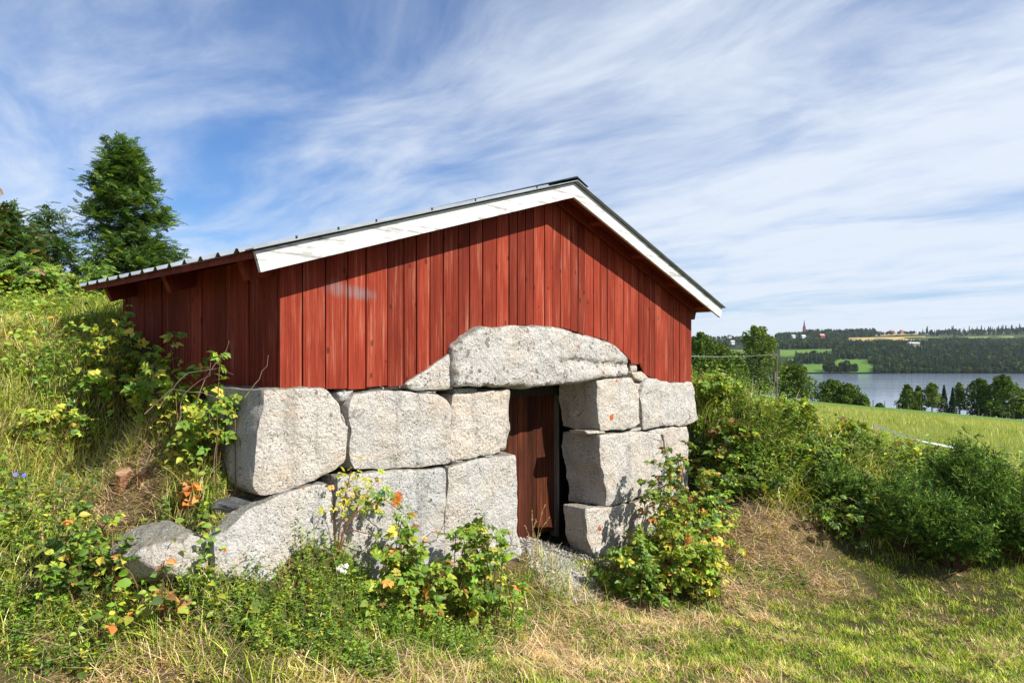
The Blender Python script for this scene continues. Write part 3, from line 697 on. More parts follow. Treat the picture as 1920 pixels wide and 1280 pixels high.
stump(265, 885, 4.4, .030, .075, 'thinner cut stump right beside the larger reddish stump')

# ------------------------------------------------------------------ plant tools
def blades(P, H, Wd, az, lean, bend, C, seg=3, twist=.6, tip=1.25):
    n = len(P); tt = np.linspace(0, 1, seg+1)
    ph = lean[:, None] + bend[:, None]*tt[None]
    dh = np.sin(ph)*H[:, None]/seg; dz = np.cos(ph)*H[:, None]/seg
    hh = np.concatenate([np.zeros((n, 1)), np.cumsum(dh[:, :-1], 1)], 1); zz = np.concatenate([np.zeros((n, 1)), np.cumsum(dz[:, :-1], 1)], 1)
    ca, sa = np.cos(az), np.sin(az); a2 = az + rng.uniform(-twist, twist, n) + np.pi/2
    mid = P[:, None] + np.stack([hh*ca[:, None], hh*sa[:, None], zz], -1)
    w = (Wd[:, None]*(1 - .93*tt[None]**1.6))*.5
    sd_ = np.stack([np.cos(a2), np.sin(a2), np.zeros(n)], -1)[:, None]*w[..., None]
    V = np.stack([mid-sd_, mid+sd_], 2).reshape(n, -1, 3); k = 2*(seg+1)
    base = (np.arange(n)*k)[:, None]; i = np.arange(seg)[None]*2
    F = np.stack([base+i, base+i+1, base+i+3, base+i+2], -1).reshape(-1, 4)
    Cc = C[:, None]*(1 + (tip-1)*tt)[None, :, None]; Cc = np.repeat(Cc, 2, 1)
    return V.reshape(-1, 3), F, Cc.reshape(-1, 3)
def norm(v): return v/(np.linalg.norm(v, axis=-1, keepdims=True)+1e-9)
def place(tmpl, P, D, N, S, C):
    TV, TF = tmpl; x = norm(D); y = norm(np.cross(N, x)); z = np.cross(x, y); n = len(P); k = len(TV)
    V = P[:, None] + S[:, None, None]*(TV[None, :, 0, None]*x[:, None] + TV[None, :, 1, None]*y[:, None] + TV[None, :, 2, None]*z[:, None])
    F = (TF[None] + (np.arange(n)*k)[:, None, None]).reshape(-1, TF.shape[1])
    return V.reshape(-1, 3), F, np.repeat(C, k, 0)
def leaflet(L=1., Wd=.32, droop=.18, fold=.10, base=(0, 0, 0), ang=0., roll=0.):
    xs = np.array([0, .18, .45, .75, 1.0]); ws = np.array([.02, .72, 1.0, .62, .03])*Wd
    V = []
    for x, w in zip(xs, ws):
        z = -droop*x*x
        V += [(x*L, -w*L, z*L + fold*w*L*1.2), (x*L, 0, z*L), (x*L, w*L, z*L + fold*w*L*1.2)]
    V = np.array(V); V[:, 2] += 0
    c_, s_ = math.cos(ang), math.sin(ang); V = np.stack([V[:, 0]*c_-V[:, 1]*s_, V[:, 0]*s_+V[:, 1]*c_, V[:, 2]], 1) + np.array(base)
    F = []
    for i in range(4):
        a_ = 3*i; F += [[a_, a_+1, a_+4, a_+3], [a_+1, a_+2, a_+5, a_+4]]
    return V, np.array(F)
def join(parts):
    V = []; F = []; n = 0
    for v, f in parts: V.append(v); F.append(f+n); n += len(v)
    return np.concatenate(V), np.concatenate(F)
def stalk(L): return np.array([(0, -.008, 0), (0, .008, 0), (L, .006, 0), (L, -.006, 0)]), np.array([[0, 1, 2, 3]])
T3 = join([stalk(.35), leaflet(.62, .36, .25, .35, (.38, 0, 0)), leaflet(.50, .34, .22, .35, (.35, .01, 0), 1.15), leaflet(.50, .34, .22, .35, (.35, -.01, 0), -1.15)])
T5 = join([stalk(.55), leaflet(.52, .36, .25, .35, (.56, 0, -.02)), leaflet(.44, .34, .22, .35, (.54, .01, 0), 1.1), leaflet(.44, .34, .22, .35, (.54, -.01, 0), -1.1),
           leaflet(.40, .34, .22, .35, (.28, .01, 0), 1.2), leaflet(.40, .34, .22, .35, (.28, -.01, 0), -1.2)])
T1 = join([stalk(.2), leaflet(.8, .36, .3, .3, (.2, 0, 0))])
def small_leaflet(L, Wd, base, ang):
    V = np.array([(0, 0, 0), (.45*L, -Wd*L, .05*L), (L, 0, -.12*L), (.45*L, Wd*L, .05*L)]); c_, s_ = math.cos(ang), math.sin(ang)
    return np.stack([V[:, 0]*c_-V[:, 1]*s_, V[:, 0]*s_+V[:, 1]*c_, V[:, 2]], 1) + np.array(base), np.array([[0, 1, 2, 3]])
TR = join([stalk(.95)] + [small_leaflet(.34, .20, (.22+.13*i, sg*.005, -.05*i*i*.12), sg*1.15) for i in range(6) for sg in (-1, 1)] + [small_leaflet(.34, .2, (.95, 0, -.17), 0)])
TS = small_leaflet(1.0, .28, (0, 0, 0), 0)

GREEN = [(.150,.250,.030), (.190,.300,.036), (.110,.195,.028), (.25,.315,.040)]
DEEP = [(.070,.135,.026), (.100,.180,.032), (.135,.215,.040), (.055,.105,.022)]
YELL = [(.36,.37,.045), (.29,.33,.042), (.46,.40,.065)]
ORNG = [(.62,.26,.06), (.66,.36,.13), (.42,.15,.045)]
BROWN = [(.20,.10,.035), (.26,.15,.05)]
def pal(n, *sets):                                    # sets: (palette, weight)
    cs = np.concatenate([np.array(p) for p, w in sets]); ws = np.concatenate([np.full(len(p), w/len(p)) for p, w in sets])
    c = cs[rng.choice(len(cs), n, p=ws/ws.sum())]; return np.clip(c*rng.uniform(.8, 1.25, (n, 1)) + rng.normal(0, .006, (n, 3)), .004, .9)

def bush(name, label, cat, px, ytop, halfw, Y, canes=26, nl=22, S=.085, tmpl=(T3, T5), cols=((GREEN, 1),), group=None, lean=(0, 0), base_px=None, fill=.16, seedtop=0, hmin=.38, stemcol=(.12,.07,.035), upness=.55, base_dz=0.0):
    bx = ((base_px or px)-CX)/FPX*Y; zb = tz(bx, Y)+base_dz; H = CZ-(ytop-HY)/FPX*Y - zb; Rr = halfw/FPX*Y
    cxw = (px-CX)/FPX*Y
    root = empty(name, (bx, Y, zb), label, cat, group)
    sb = MB(); P = []; O = []; cnt = []
    for c_ in range(canes):
        a_ = rng.uniform(0, 2*np.pi); rr = Rr*math.sqrt(rng.uniform(0, 1)); h = H*rng.uniform(hmin, 1.0)*(1-.35*(rr/Rr)**2)
        if c_ == 0: rr = .15*Rr; h = H
        st_ = np.array([bx + Rr*.42*rng.normal(), Y + Rr*.35*rng.normal(), 0.0]); st_[2] = min(tz(st_[0], st_[1]), zb+.3)-.02
        end = np.array([cxw + rr*math.cos(a_)+lean[0], Y + rr*math.sin(a_)*.9+lean[1], zb + h])
        ct = st_*.45 + end*.55; ct[2] = max(zb + h*1.08, st_[2]+.05)
        u = np.linspace(0, 1, 8)[:, None]; path = (1-u)**2*st_ + 2*u*(1-u)*ct + u*u*end
        sb.add(*tube(path, .0045, .0018, 4), C=np.array(stemcol)*rng.uniform(.7, 1.4))
        k = rng.poisson(nl); tt = rng.uniform(fill, 1.0, k)[:, None]; tt[-1:] = .99; cnt.append(k)
        P.append((1-tt)**2*st_ + 2*tt*(1-tt)*ct + tt*tt*end); od = end-st_; od[2] = 0; O.append(np.tile(norm(od[None]+1e-5), (k, 1)))
    P = np.concatenate(P); O = np.concatenate(O); n = len(P)
    a_ = rng.uniform(0, 2*np.pi, n); D = np.stack([np.cos(a_), np.sin(a_), rng.uniform(-.35, .45, n)], 1) + O*.55
    cdir = norm(np.stack([np.zeros(n), -np.ones(n), np.zeros(n)], 1)*.35 + O*.5 + np.array([sd.x, sd.y, 0])*.35)
    N = np.stack([np.zeros(n), np.zeros(n), np.ones(n)*upness*1.6], 1) + cdir*.75 + rng.normal(0, .42, (n, 3))
    CB = np.repeat(rng.uniform(.72, 1.28, len(cnt)), cnt)
    sb.build('stems', M['stem'], root)
    fb = MB(); sel = rng.uniform(0, 1, n) < .6
    for tm, mk in ((tmpl[0], sel), (tmpl[-1], ~sel)):
        if mk.any(): fb.add(*place(tm, P[mk], D[mk], N[mk], S*rng.uniform(.42, 1.32, mk.sum()), np.clip(pal(mk.sum(), *cols)*CB[mk, None], 0, .8)))
    fb.build('foliage', M['leaf'], root)
    return root

# ------------------------------------------------------------------ grass and ground cover (nobody could count these)
def scatter(n, x0, x1, y0, y1): return rng.uniform(x0, x1, n), rng.uniform(y0, y1, n)
def zone(x, y):
    """where the steep overgrown banks are"""
    s, n = to_sn(x, y)
    u = CX + FPX*x/np.maximum(y, .3)
    left = smooth(-x - .30*(y-2.9) + .0, 1.15, 1.75)          # west bank
    left = left*smooth(y, 3.2, 3.75)
    foot = np.interp(x, [1.8, 2.4, 3.0, 4.0, 5.4, 9], [8.6, 7.7, 7.3, 6.95, 6.6, 6.2])
    right = smooth(y-foot, -.1, .25)*smooth(x, 1.9, 2.4)
    topy = np.interp(x, [2, 3, 4.5, 6, 9], [10.2, 9.9, 9.4, 8.9, 8.4]); right = right*(1-smooth(y-topy, 0, .5))
    return left, right
def jit(n, a, b): return rng.uniform(a, b, n)
# mown lawn
nt = 30000; tx, ty = scatter(nt, -4.2, 8.5, 2.9, 8.4); u = CX + FPX*tx/ty
k = (u > -260) & (u < 2250) & (rng.uniform(0, 1, nt) < np.clip((4.4/ty)**1.3, .25, 1)); tx, ty = tx[k], ty[k]; nt = len(tx)
td = (rng.uniform(0, 1, nt) < dryness(tx, ty)*.78+.04); tb_ = rng.uniform(.45, 1.35, nt)*(.7+.6*fbm(tx*5, ty*5, 33, 3)); tc_ = rng.integers(0, 4, nt); per = 22
id_ = np.repeat(np.arange(nt), per); x = tx[id_] + rng.normal(0, .030, nt*per); y = ty[id_] + rng.normal(0, .030, nt*per)
l, r_ = zone(x, y); path = np.exp(-((x-.46)**2/.05 + (y-5.95)**2/.08))
k = (~in_house(x, y, .02)) & (l < .5) & (r_ < .97) & (rng.uniform(0, 1, len(x)) > path*1.1); x, y, id_ = x[k], y[k], id_[k]; n = len(x); z = terrain(x, y)
isd = td[id_] ^ (rng.uniform(0, 1, n) < .12)
DRY = np.array([(.54,.39,.21), (.66,.49,.29), (.40,.26,.14), (.60,.47,.20)]); GRN = np.array([(.21,.32,.028), (.31,.41,.036), (.14,.23,.022), (.42,.45,.06)])
C = np.where(isd[:, None], DRY[tc_[id_]], GRN[tc_[id_]])*(tb_[id_]*rng.uniform(.8, 1.2, n))[:, None]
H = np.where(isd, jit(n, .03, .09), jit(n, .018, .062))*(.55 + .9*fbm(x*4, y*4, 31)); lean = np.where(isd, jit(n, .7, 1.55), jit(n, .15, 1.25))
b = MB(); b.add(*blades(np.stack([x, y, z-.004], 1), H, jit(n, .0035, .0075), jit(n, 0, 6.283), lean, jit(n, .1, .8), C, 2))
tag(b.build('lawn_grass', M['grass']), 'short mown lawn grass with straw coloured patches before the cellar', 'grass', kind='stuff')
# thatch: cut dry grass lying about
n = 60000; x, y = scatter(n, -3.2, 6.5, 3.1, 8.2); l, r_ = zone(x, y); dr = dryness(x, y)
k = (~in_house(x, y, .05)) & (l < .6) & (rng.uniform(0, 1, n) < np.clip(dr-.45, 0, 1)*1.6*np.clip(1-r_, 0, 1)); x, y = x[k], y[k]; n = len(x)
heap = np.exp(-((x-2.75)**2+(y-7.15)**2)/.5)*(.4+1.2*fbm(x*4, y*4, 35))
b = MB(); b.add(*blades(np.stack([x, y, terrain(x, y)+.01+jit(n, 0, .05)+heap*jit(n, 0, .16)], 1), jit(n, .06, .26), jit(n, .0025, .0055), jit(n, 0, 6.283), jit(n, 1.0, 1.75), jit(n, -.4, .6),
        pal(n, ([(.60,.45,.28), (.68,.54,.36), (.46,.31,.18), (.52,.39,.19)], 1)), 2)); tag(b.build('cut_hay', M['grass']), 'loose dry cut hay lying on the lawn and against the bank', 'hay', kind='stuff')
# long grass on both banks
CL = [(*on_ground(a_, b_)[:2], r_) for a_, b_, r_ in ((231,915,.15),(262,915,.13),(236,950,.14),(262,950,.11),(225,985,.10),(432,985,.13),(430,1010,.10),(440,960,.08),(320,1085,.10))]
def clear(x, y): return sum(1.15*np.exp(-((x-a_)**2+(y-b_)**2)/(r_*r_)) for a_, b_, r_ in CL)
def longgrass(n, box_, wsel, H, cols, name, label, dens=None, lean=(.05, .7), bend=(.3, 1.5), wd=(.0035, .008), seg=5, pad=.05):
    x, y = scatter(n, *box_); l, r_ = zone(x, y); w = l if wsel == 'l' else r_ if wsel == 'r' else np.ones(n)
    k = (~in_house(x, y, pad)) & (rng.uniform(0, 1, n) < w)
    k &= rng.uniform(0, 1, n) > clear(x, y)
    if dens is not None: k &= rng.uniform(0, 1, n) < dens(x, y)
    x, y = x[k], y[k]; n = len(x); hh = jit(n, *H)*(.55+.9*fbm(x*1.9, y*1.9, 41))
    cl_ = fbm(x*.9, y*.9, 43); pick = rng.uniform(0, 1, n) < smooth(cl_, .35, .65)
    C = np.where(pick[:, None], pal(n, *cols[0]), pal(n, *cols[1]))
    az = fbm(x*1.6, y*1.6, 45)*12 + jit(n, -2.4, 2.4)
    b = MB(); b.add(*blades(np.stack([x, y, terrain(x, y)-.01], 1), hh, jit(n, *wd), az, jit(n, *lean), jit(n, *bend), C, seg))
    return tag(b.build(name, M['grass']), label, 'grass', kind='stuff')
LG1 = (([(.36,.40,.06), (.46,.47,.10), (.27,.33,.05)], .8), ([(.60,.49,.24), (.68,.57,.33)], .35))
LG2 = (([(.20,.28,.036), (.28,.35,.045), (.15,.21,.03)], 1.0), ([(.55,.43,.22)], .14))
longgrass(80000, (-7, -1.2, 3.3, 7.8), 'l', (.05, .21), (LG1, LG2), 'bank_grass', 'long tangled grass on the bank left of the cellar')
longgrass(42000, (1.9, 9, 6.2, 10.5), 'r', (.10, .32), (LG2, LG1), 'bank_grass', 'tall grass between the shrubs on the bank right of the cellar')
longgrass(11000, (2.2, 6.6, 6.9, 9.4), 'r', (.28, .62), (LG1, LG2), 'arching_grass', 'long arching grass hanging over the middle of the right bank', dens=lambda x, y: smooth(fbm(x*1.3+4, y*1.3, 83), .36, .56), lean=(.1, .6), bend=(.8, 2.0), wd=(.007, .014), seg=6)
longgrass(420, (2.15, 3.3, 8.3, 9.6), 'a', (.30, .58), (LG2, LG1), 'tall_grass', 'tall seeding grass at the far wall corner on top of the bank', lean=(.0, .3), bend=(.2, 1.2), wd=(.005, .010), seg=6)
longgrass(16000, (-3.6, 2.2, 3.4, 6.0), 'a', (.08, .24), (LG2, LG1), 'verge_grass', 'uncut grass fringe along the foot of the granite wall',
          dens=lambda x, y: smooth(-to_sn(x, y)[1], -1.0, -.35)*(to_sn(x, y)[0] < .15)*np.where(to_sn(x,y)[0] > -3.5, 1, .3))
longgrass(90000, (5, 34, 8.6, 48), 'a', (.08, .26), (((([(.34,.39,.055), (.44,.46,.10)]), 1), ([(.60,.53,.25)], .35)), LG2), 'field_grass', 'seeding pasture grass on the field sloping to the lake',
          dens=lambda x, y: (1-zone(x, y)[1])*(x/y > .33)*(x/y < .9)*np.clip((11/y)**1.1, .06, 1)*(y > np.interp(x, [2, 3, 4.5, 6, 9], [10.2, 9.9, 9.4, 8.9, 8.4])), wd=(.005, .011), seg=3, lean=(.05, .5), bend=(.1, .9))
longgrass(16000, (-3.4, .3, 2.9, 4.5), 'a', (.04, .15), (LG2, LG1), 'verge_grass', 'rough grass and straw along the lower left edge of the lawn', dens=lambda x, y: smooth(fbm(x*2.2, y*2.2, 47), .40, .58)*(x < .35-(y-3)*.1), lean=(.1, 1.0))
# leafy ground cover: small herbs
def herbs(n, pos_fn, S, cols, name, label, hts=(.05, .2), per=14):
    x, y = pos_fn(n); k = (~in_house(x, y, .03)) & (rng.uniform(0, 1, len(x)) > clear(x, y)); x, y = x[k], y[k]; n = len(x); z = terrain(x, y)
    h = jit(n, *hts); az = jit(n, 0, 6.283); ln = jit(n, 0, .45); P = np.repeat(np.stack([x, y, z], 1), per, 0); tt = jit(n*per, .15, 1.0)
    hh = np.repeat(h, per)*tt; P = P + np.stack([np.repeat(np.cos(az)*np.tan(ln), per)*hh, np.repeat(np.sin(az)*np.tan(ln), per)*hh, hh], 1) + rng.normal(0, .006, (n*per, 3))
    a_ = jit(n*per, 0, 6.283); D = np.stack([np.cos(a_), np.sin(a_), jit(n*per, -.3, .7)], 1); N = np.stack([rng.normal(0, .4, n*per), rng.normal(0, .4, n*per), np.ones(n*per)], 1)
    C = np.repeat(pal(n, *cols), per, 0)*rng.uniform(.8, 1.25, (n*per, 1))
    b = MB(); b.add(*place(TS, P, D, N, S*rng.uniform(.6, 1.3, n*per), C))
    b.add(*blades(np.stack([x, y, z], 1), h*1.05, np.full(n, .003), az, ln, np.zeros(n), C[::per]*.8, 2))
    return tag(b.build(name, M['leaf']), label, 'herbs', kind='stuff')
def ell(cpx, Y, rx, ry):
    cx_ = (cpx-CX)/FPX*Y
    def f(n):
        r0 = np.sqrt(rng.uniform(0, 1, n)); a_ = rng.uniform(0, 6.283, n); return cx_ + rx*r0*np.cos(a_), Y + ry*r0*np.sin(a_)
    return f
def multi(*fs):
    def f(n): pts = [q(n//len(fs)) for q in fs]; return np.concatenate([p[0] for p in pts]), np.concatenate([p[1] for p in pts])
    return f
herbs(1000, multi(ell(760,4.5,.55,.22), ell(880,4.9,.45,.25), ell(650,4.25,.35,.18), ell(800,4.35,.45,.2)), .024, ((GREEN, 1), (DEEP, .4), (YELL, .10)), 'ground_cover', 'fine leaved bedstraw and herbs at the foot of the wall left of the door', (.04, .24), 11)
herbs(1900, multi(ell(60,3.75,.55,.3), ell(250,3.75,.45,.2), ell(120,4.2,.6,.35), ell(-40,4.6,.6,.5), ell(150,5.0,.8,.5), ell(420,3.75,.4,.15), ell(60, 3.45, .4,.15), ell(560,3.95,.35,.2), ell(650,3.85,.3,.15)), .026, ((GREEN, 1), (YELL, .16), (DEEP, .5)), 'ground_cover', 'mixed low weeds over the lower part of the grassy bank on the left', (.03, .15), 10)
herbs(1500, multi(ell(1400,8.3,.6,.5), ell(1550,8.2,.8,.5), ell(1700,8.0,.8,.5), ell(1880,7.9,.9,.5), ell(1350,8.1,.3,.4), ell(1480,7.8,.6,.25)), .045, ((GREEN, 1), (YELL, .08), (DEEP, .9)), 'ground_cover', 'dense weeds covering the bank right of the cellar', (.12, .42))
herbs(1500, multi(ell(430,4.35,.2,.12), ell(480,4.33,.12,.08), ell(420,4.1,.15,.1), ell(1280,5.9,.35,.15), ell(1440,6.6,.4,.2), ell(1050,5.4,.5,.3), ell(1300, 5.0, .9, .4)), .016, ((GREEN, 1),), 'ground_cover', 'low clover and small weeds around the stones and the lawn edge', (.02, .07))
def undergrowth(n, box_, wsel, S, hts, cols, label, dens=1.0):
    """single leafy stalks scattered through the grass"""
    x, y = scatter(n, *box_); l, r_ = zone(x, y); w = l if wsel == 'l' else r_
    k = (~in_house(x, y, .05)) & (rng.uniform(0, 1, n) > clear(x, y)) & (rng.uniform(0, 1, n) < w*smooth(fbm(x*1.5, y*1.5, 61), .38, .60)*dens); x, y = x[k], y[k]; n = len(x); per = 7
    h = jit(n, *hts); z = terrain(x, y); P = np.repeat(np.stack([x, y, z], 1), per, 0); tt = np.tile(np.linspace(.25, 1, per), n); az = jit(n, 0, 6.28); ln = jit(n, .0, .5)
    hh = np.repeat(h, per)*tt; P = P + np.stack([np.repeat(np.cos(az)*ln, per)*hh, np.repeat(np.sin(az)*ln, per)*hh, hh], 1); m_ = n*per
    a_ = np.repeat(az, per) + np.tile(np.arange(per)*2.4, n); D = np.stack([np.cos(a_), np.sin(a_), jit(m_, -.3, .4)], 1); N = np.stack([np.full(m_, .25), np.full(m_, -.35), np.ones(m_)], 1) + rng.normal(0, .35, (m_, 3))
    C = np.repeat(pal(n, *cols), per, 0)*rng.uniform(.8, 1.2, (m_, 1)); b = MB(); b.add(*place(T1, P, D, N, S*rng.uniform(.55, 1.3, m_), C)); b.add(*blades(np.stack([x, y, z], 1), h, np.full(n, .004), az, ln, np.zeros(n), C[::per]*.6, 2))
    tag(b.build('undergrowth', M['leaf']), label, 'weeds', kind='stuff')
undergrowth(2600, (-7, -1.2, 3.3, 7.8), 'l', .055, (.08, .34), ((GREEN, 1), (YELL, .22), (DEEP, .3), (ORNG, .02)), 'broad leaved weeds coming up through the grass of the left bank')
undergrowth(5200, (1.9, 9, 6.2, 10.5), 'r', .06, (.15, .50), ((GREEN, 1), (YELL, .07), (BROWN, .04), (DEEP, .9)), 'broad leaved weeds and shoots among the shrubs of the right bank', 1.4)
n = 15000; x, y = scatter(n, -5, -1.2, 3.4, 6.0); l, r_ = zone(x, y); k = (~in_house(x, y, .05)) & (rng.uniform(0, 1, n) < l*smooth(fbm(x*1.4+5, y*1.4, 71) + .4*np.exp(-((x+2.3)**2+(y-4.45)**2)/.10), .45, .60)*(1-.15*clear(x, y).clip(0, 1))); x, y = x[k], y[k]; n = len(x)
b = MB(); b.add(*blades(np.stack([x, y, terrain(x, y)+jit(n, 0, .06)], 1), jit(n, .10, .30), jit(n, .002, .004), jit(n, 0, 6.283), jit(n, .8, 1.7), jit(n, -.2, .7), pal(n, ([(.60,.45,.28), (.68,.54,.36), (.46,.31,.18), (.52,.39,.19)], 1)), 3))
n = 2600; r0 = np.sqrt(rng.uniform(0, 1, n)); a_ = rng.uniform(0, 6.283, n); x = -2.33 + .36*r0*np.cos(a_); y = 4.27 + .34*r0*np.sin(a_)
b.add(*blades(np.stack([x, y, terrain(x, y)+jit(n, -.005, .03)], 1), jit(n, .05, .17), jit(n, .002, .0045), jit(n, 0, 6.283), jit(n, .8, 1.7), jit(n, -.2, .7), pal(n, ([(.60,.45,.28), (.68,.54,.36), (.46,.31,.18), (.36,.38,.08)], 1)), 3))
tag(b.build('withered_grass', M['grass']), 'withered straw coloured grass lying in patches on the left bank', 'grass', kind='stuff')
# gravel before the door
n = 4200; a_ = rng.uniform(0, 6.283, n); r0 = rng.uniform(0, 1, n)**.75; gx_ = .46 + .30*r0*np.cos(a_) - .14*r0*np.sin(a_); gy_ = 5.95 + .16*r0*np.cos(a_) + .40*r0*np.sin(a_)
ns_ = 1700; s_ = jit(ns_, -.15, 1.1); n_ = jit(ns_, -.50, .25); q_ = fw(s_, n_, 0); gx_ = np.concatenate([gx_, q_[0]]); gy_ = np.concatenate([gy_, q_[1]]); a_ = np.concatenate([a_, jit(ns_, 0, 6.283)])
k = to_sn(gx_, gy_)[1] > -.5; gx_, gy_ = gx_[k], gy_[k]; n = len(gx_)
oc = np.array([(1,0,0),(0,1,0),(-1,0,0),(0,-1,0),(0,0,1),(0,0,-1)], float); of = np.array([[0,1,4],[1,2,4],[2,3,4],[3,0,4],[1,0,5],[2,1,5],[3,2,5],[0,3,5]])
V = oc[None]*rng.uniform(.5, 1.2, (n, 6, 1))*(.004+.016*rng.uniform(0, 1, n)**2)[:, None, None]*rng.uniform(.6, 1.3, (n, 1, 3)); c_, s_ = np.cos(a_[:n]), np.sin(a_[:n])
V = np.stack([V[..., 0]*c_[:, None]-V[..., 1]*s_[:, None], V[..., 0]*s_[:, None]+V[..., 1]*c_[:, None], V[..., 2]], -1) + np.stack([gx_, gy_, terrain(gx_, gy_)+.006], 1)[:, None]
b = MB(); b.add(V.reshape(-1, 3), (of[None]+(np.arange(n)*6)[:, None, None]).reshape(-1, 3), np.repeat(pal(n, ([(.30,.29,.28), (.42,.40,.38), (.20,.19,.185), (.36,.31,.27)], 1)), 6, 0))
tag(b.build('gravel', M['gravel']), 'loose grey gravel on the threshold before the cellar door', 'gravel', kind='stuff')

# ------------------------------------------------------------------ shrubs close to the cellar
RB = 'raspberry bushes'
bush('raspberry_bush', 'raspberry bush with yellowing leaves against the wall, between the rose shoot and the door', 'bush', 765, 970, 95, 4.55, 40, 20, .080, cols=((GREEN, 1), (YELL, .35), (ORNG, .06), (BROWN, .05)), group=RB)
bush('raspberry_bush', 'upright green raspberry bush directly left of the door opening', 'bush', 895, 960, 90, 4.95, 40, 20, .082, cols=((GREEN, 1), (YELL, .25), (ORNG, .03)), group=RB)
bush('raspberry_bush', 'tall raspberry bush with reddish tops climbing the right jamb blocks', 'bush', 1285, 832, 118, 6.75, 46, 24, .090, cols=((GREEN, .8), (DEEP, .5), (ORNG, .14), (BROWN, .1), (YELL, .2)), group=RB)
bush('raspberry_bush', 'raspberry bush with bright yellow and orange leaves on the lawn right of the door', 'bush', 1275, 942, 100, 6.1, 46, 24, .088, cols=((GREEN, .9), (YELL, .55), (ORNG, .12)), group=RB)
bush('raspberry_bush', 'low green raspberry bush beside the gravel, in front of the yellow one', 'bush', 1190, 1015, 68, 5.85, 24, 18, .085, cols=((GREEN, 1), (DEEP, .3), (YELL, .1)), group=RB)
bush('raspberry_bush', 'trailing raspberry bush hanging over the corner block by the shaded wall', 'bush', 405, 668, 62, 4.30, 15, 13, .085, cols=((GREEN, 1), (YELL, .2)), group=RB, fill=.4)
bush('raspberry_bush', 'raspberry bush leaning on the shaded red side wall, halfway up the bank', 'bush', 318, 625, 80, 4.5, 20, 13, .085, cols=((GREEN, 1), (YELL, .6)), group=RB)
bush('raspberry_bush', 'raspberry bush at the top of the bank beneath the sheet metal eaves', 'bush', 215, 565, 80, 5.05, 18, 13, .085, cols=((GREEN, 1), (YELL, .6), (ORNG, .04)), group=RB)
bush('raspberry_bush', 'thin yellowish raspberry sprig drooping by the shaded face of the corner block', 'bush', 375, 800, 60, 4.4, 11, 14, .075, cols=((GREEN, .5), (YELL, .9), (ORNG, .1)), group=RB, fill=.45)
bush('dead_sprig', 'sprig of withered orange leaves above the pale boulder', 'dead sprig', 348, 905, 25, 4.1, 6, 14, .06, tmpl=(T1, T1), cols=((ORNG, 1),), fill=.3)
bush('rose_bush', 'dark round leaved wild rose bush left of the pale boulder', 'bush', 165, 945, 95, 3.75, 24, 20, .062, tmpl=(T1, T5), cols=((DEEP, .9), (GREEN, .6), (YELL, .15), (ORNG, .03)))
bush('raspberry_bush', 'small pale raspberry bush on the open bank above the cut stumps', 'bush', 110, 745, 70, 4.75, 18, 12, .07, cols=((GREEN, .8), (YELL, .5)), group=RB)
bush('wilted_weed', 'wilted weed with broad yellow orange leaves in front of the pale boulder', 'weed', 225, 1065, 55, 3.6, 6, 6, .075, tmpl=(T1, T1), cols=((YELL, .7), (ORNG, .5), (GREEN, .4)))
bush('wilted_weed', 'wilted brownish weed standing against the foot of the pale boulder', 'weed', 305, 1050, 30, 3.62, 6, 6, .07, tmpl=(T1, T1), cols=((BROWN, .5), (ORNG, .3), (DEEP, .5)))
bush('sapling', 'single pale leafy shoot on the lawn edge below the raspberry bushes', 'shoot', 465, 1135, 14, 3.75, 3, 8, .06, tmpl=(T1, T1), cols=((GREEN, 1), (YELL, .3)))
bush('sapling', 'young light green shoot in the fringe of herbs below the wall', 'shoot', 690, 1125, 16, 4.15, 3, 7, .07, tmpl=(T1, T1), cols=((GREEN, 1), (YELL, .3)))
root = empty('dead_twigs', at(440,735,4.25), 'bare grey twigs tangled before the shaded red side wall', 'twigs')
for k, pts in enumerate([[(455,745),(490,710),(505,670),(522,648)],[(360,760),(400,690),(430,640),(425,600)],[(300,760),(350,700),(400,690),(440,700)],[(330,800),(345,740),(390,700),(395,650)],[(400,960),(402,880),(405,820),(390,770)],[(270,780),(320,730),(380,735),(430,760)]]):
    pth = np.array([at(px, py, 4.22-.03*k+.05*i) for i, (px, py) in enumerate(pts)]); u = np.linspace(0, 3, 10); pth = np.stack([np.interp(u, np.arange(4), pth[:, q]) for q in range(3)], 1) + rng.normal(0, .006, (10, 3)); b = MB(); b.add(*tube(pth, .0028, .0010, 5), C=(.20, .15, .11)); b.build('twig', M['stem'], root)
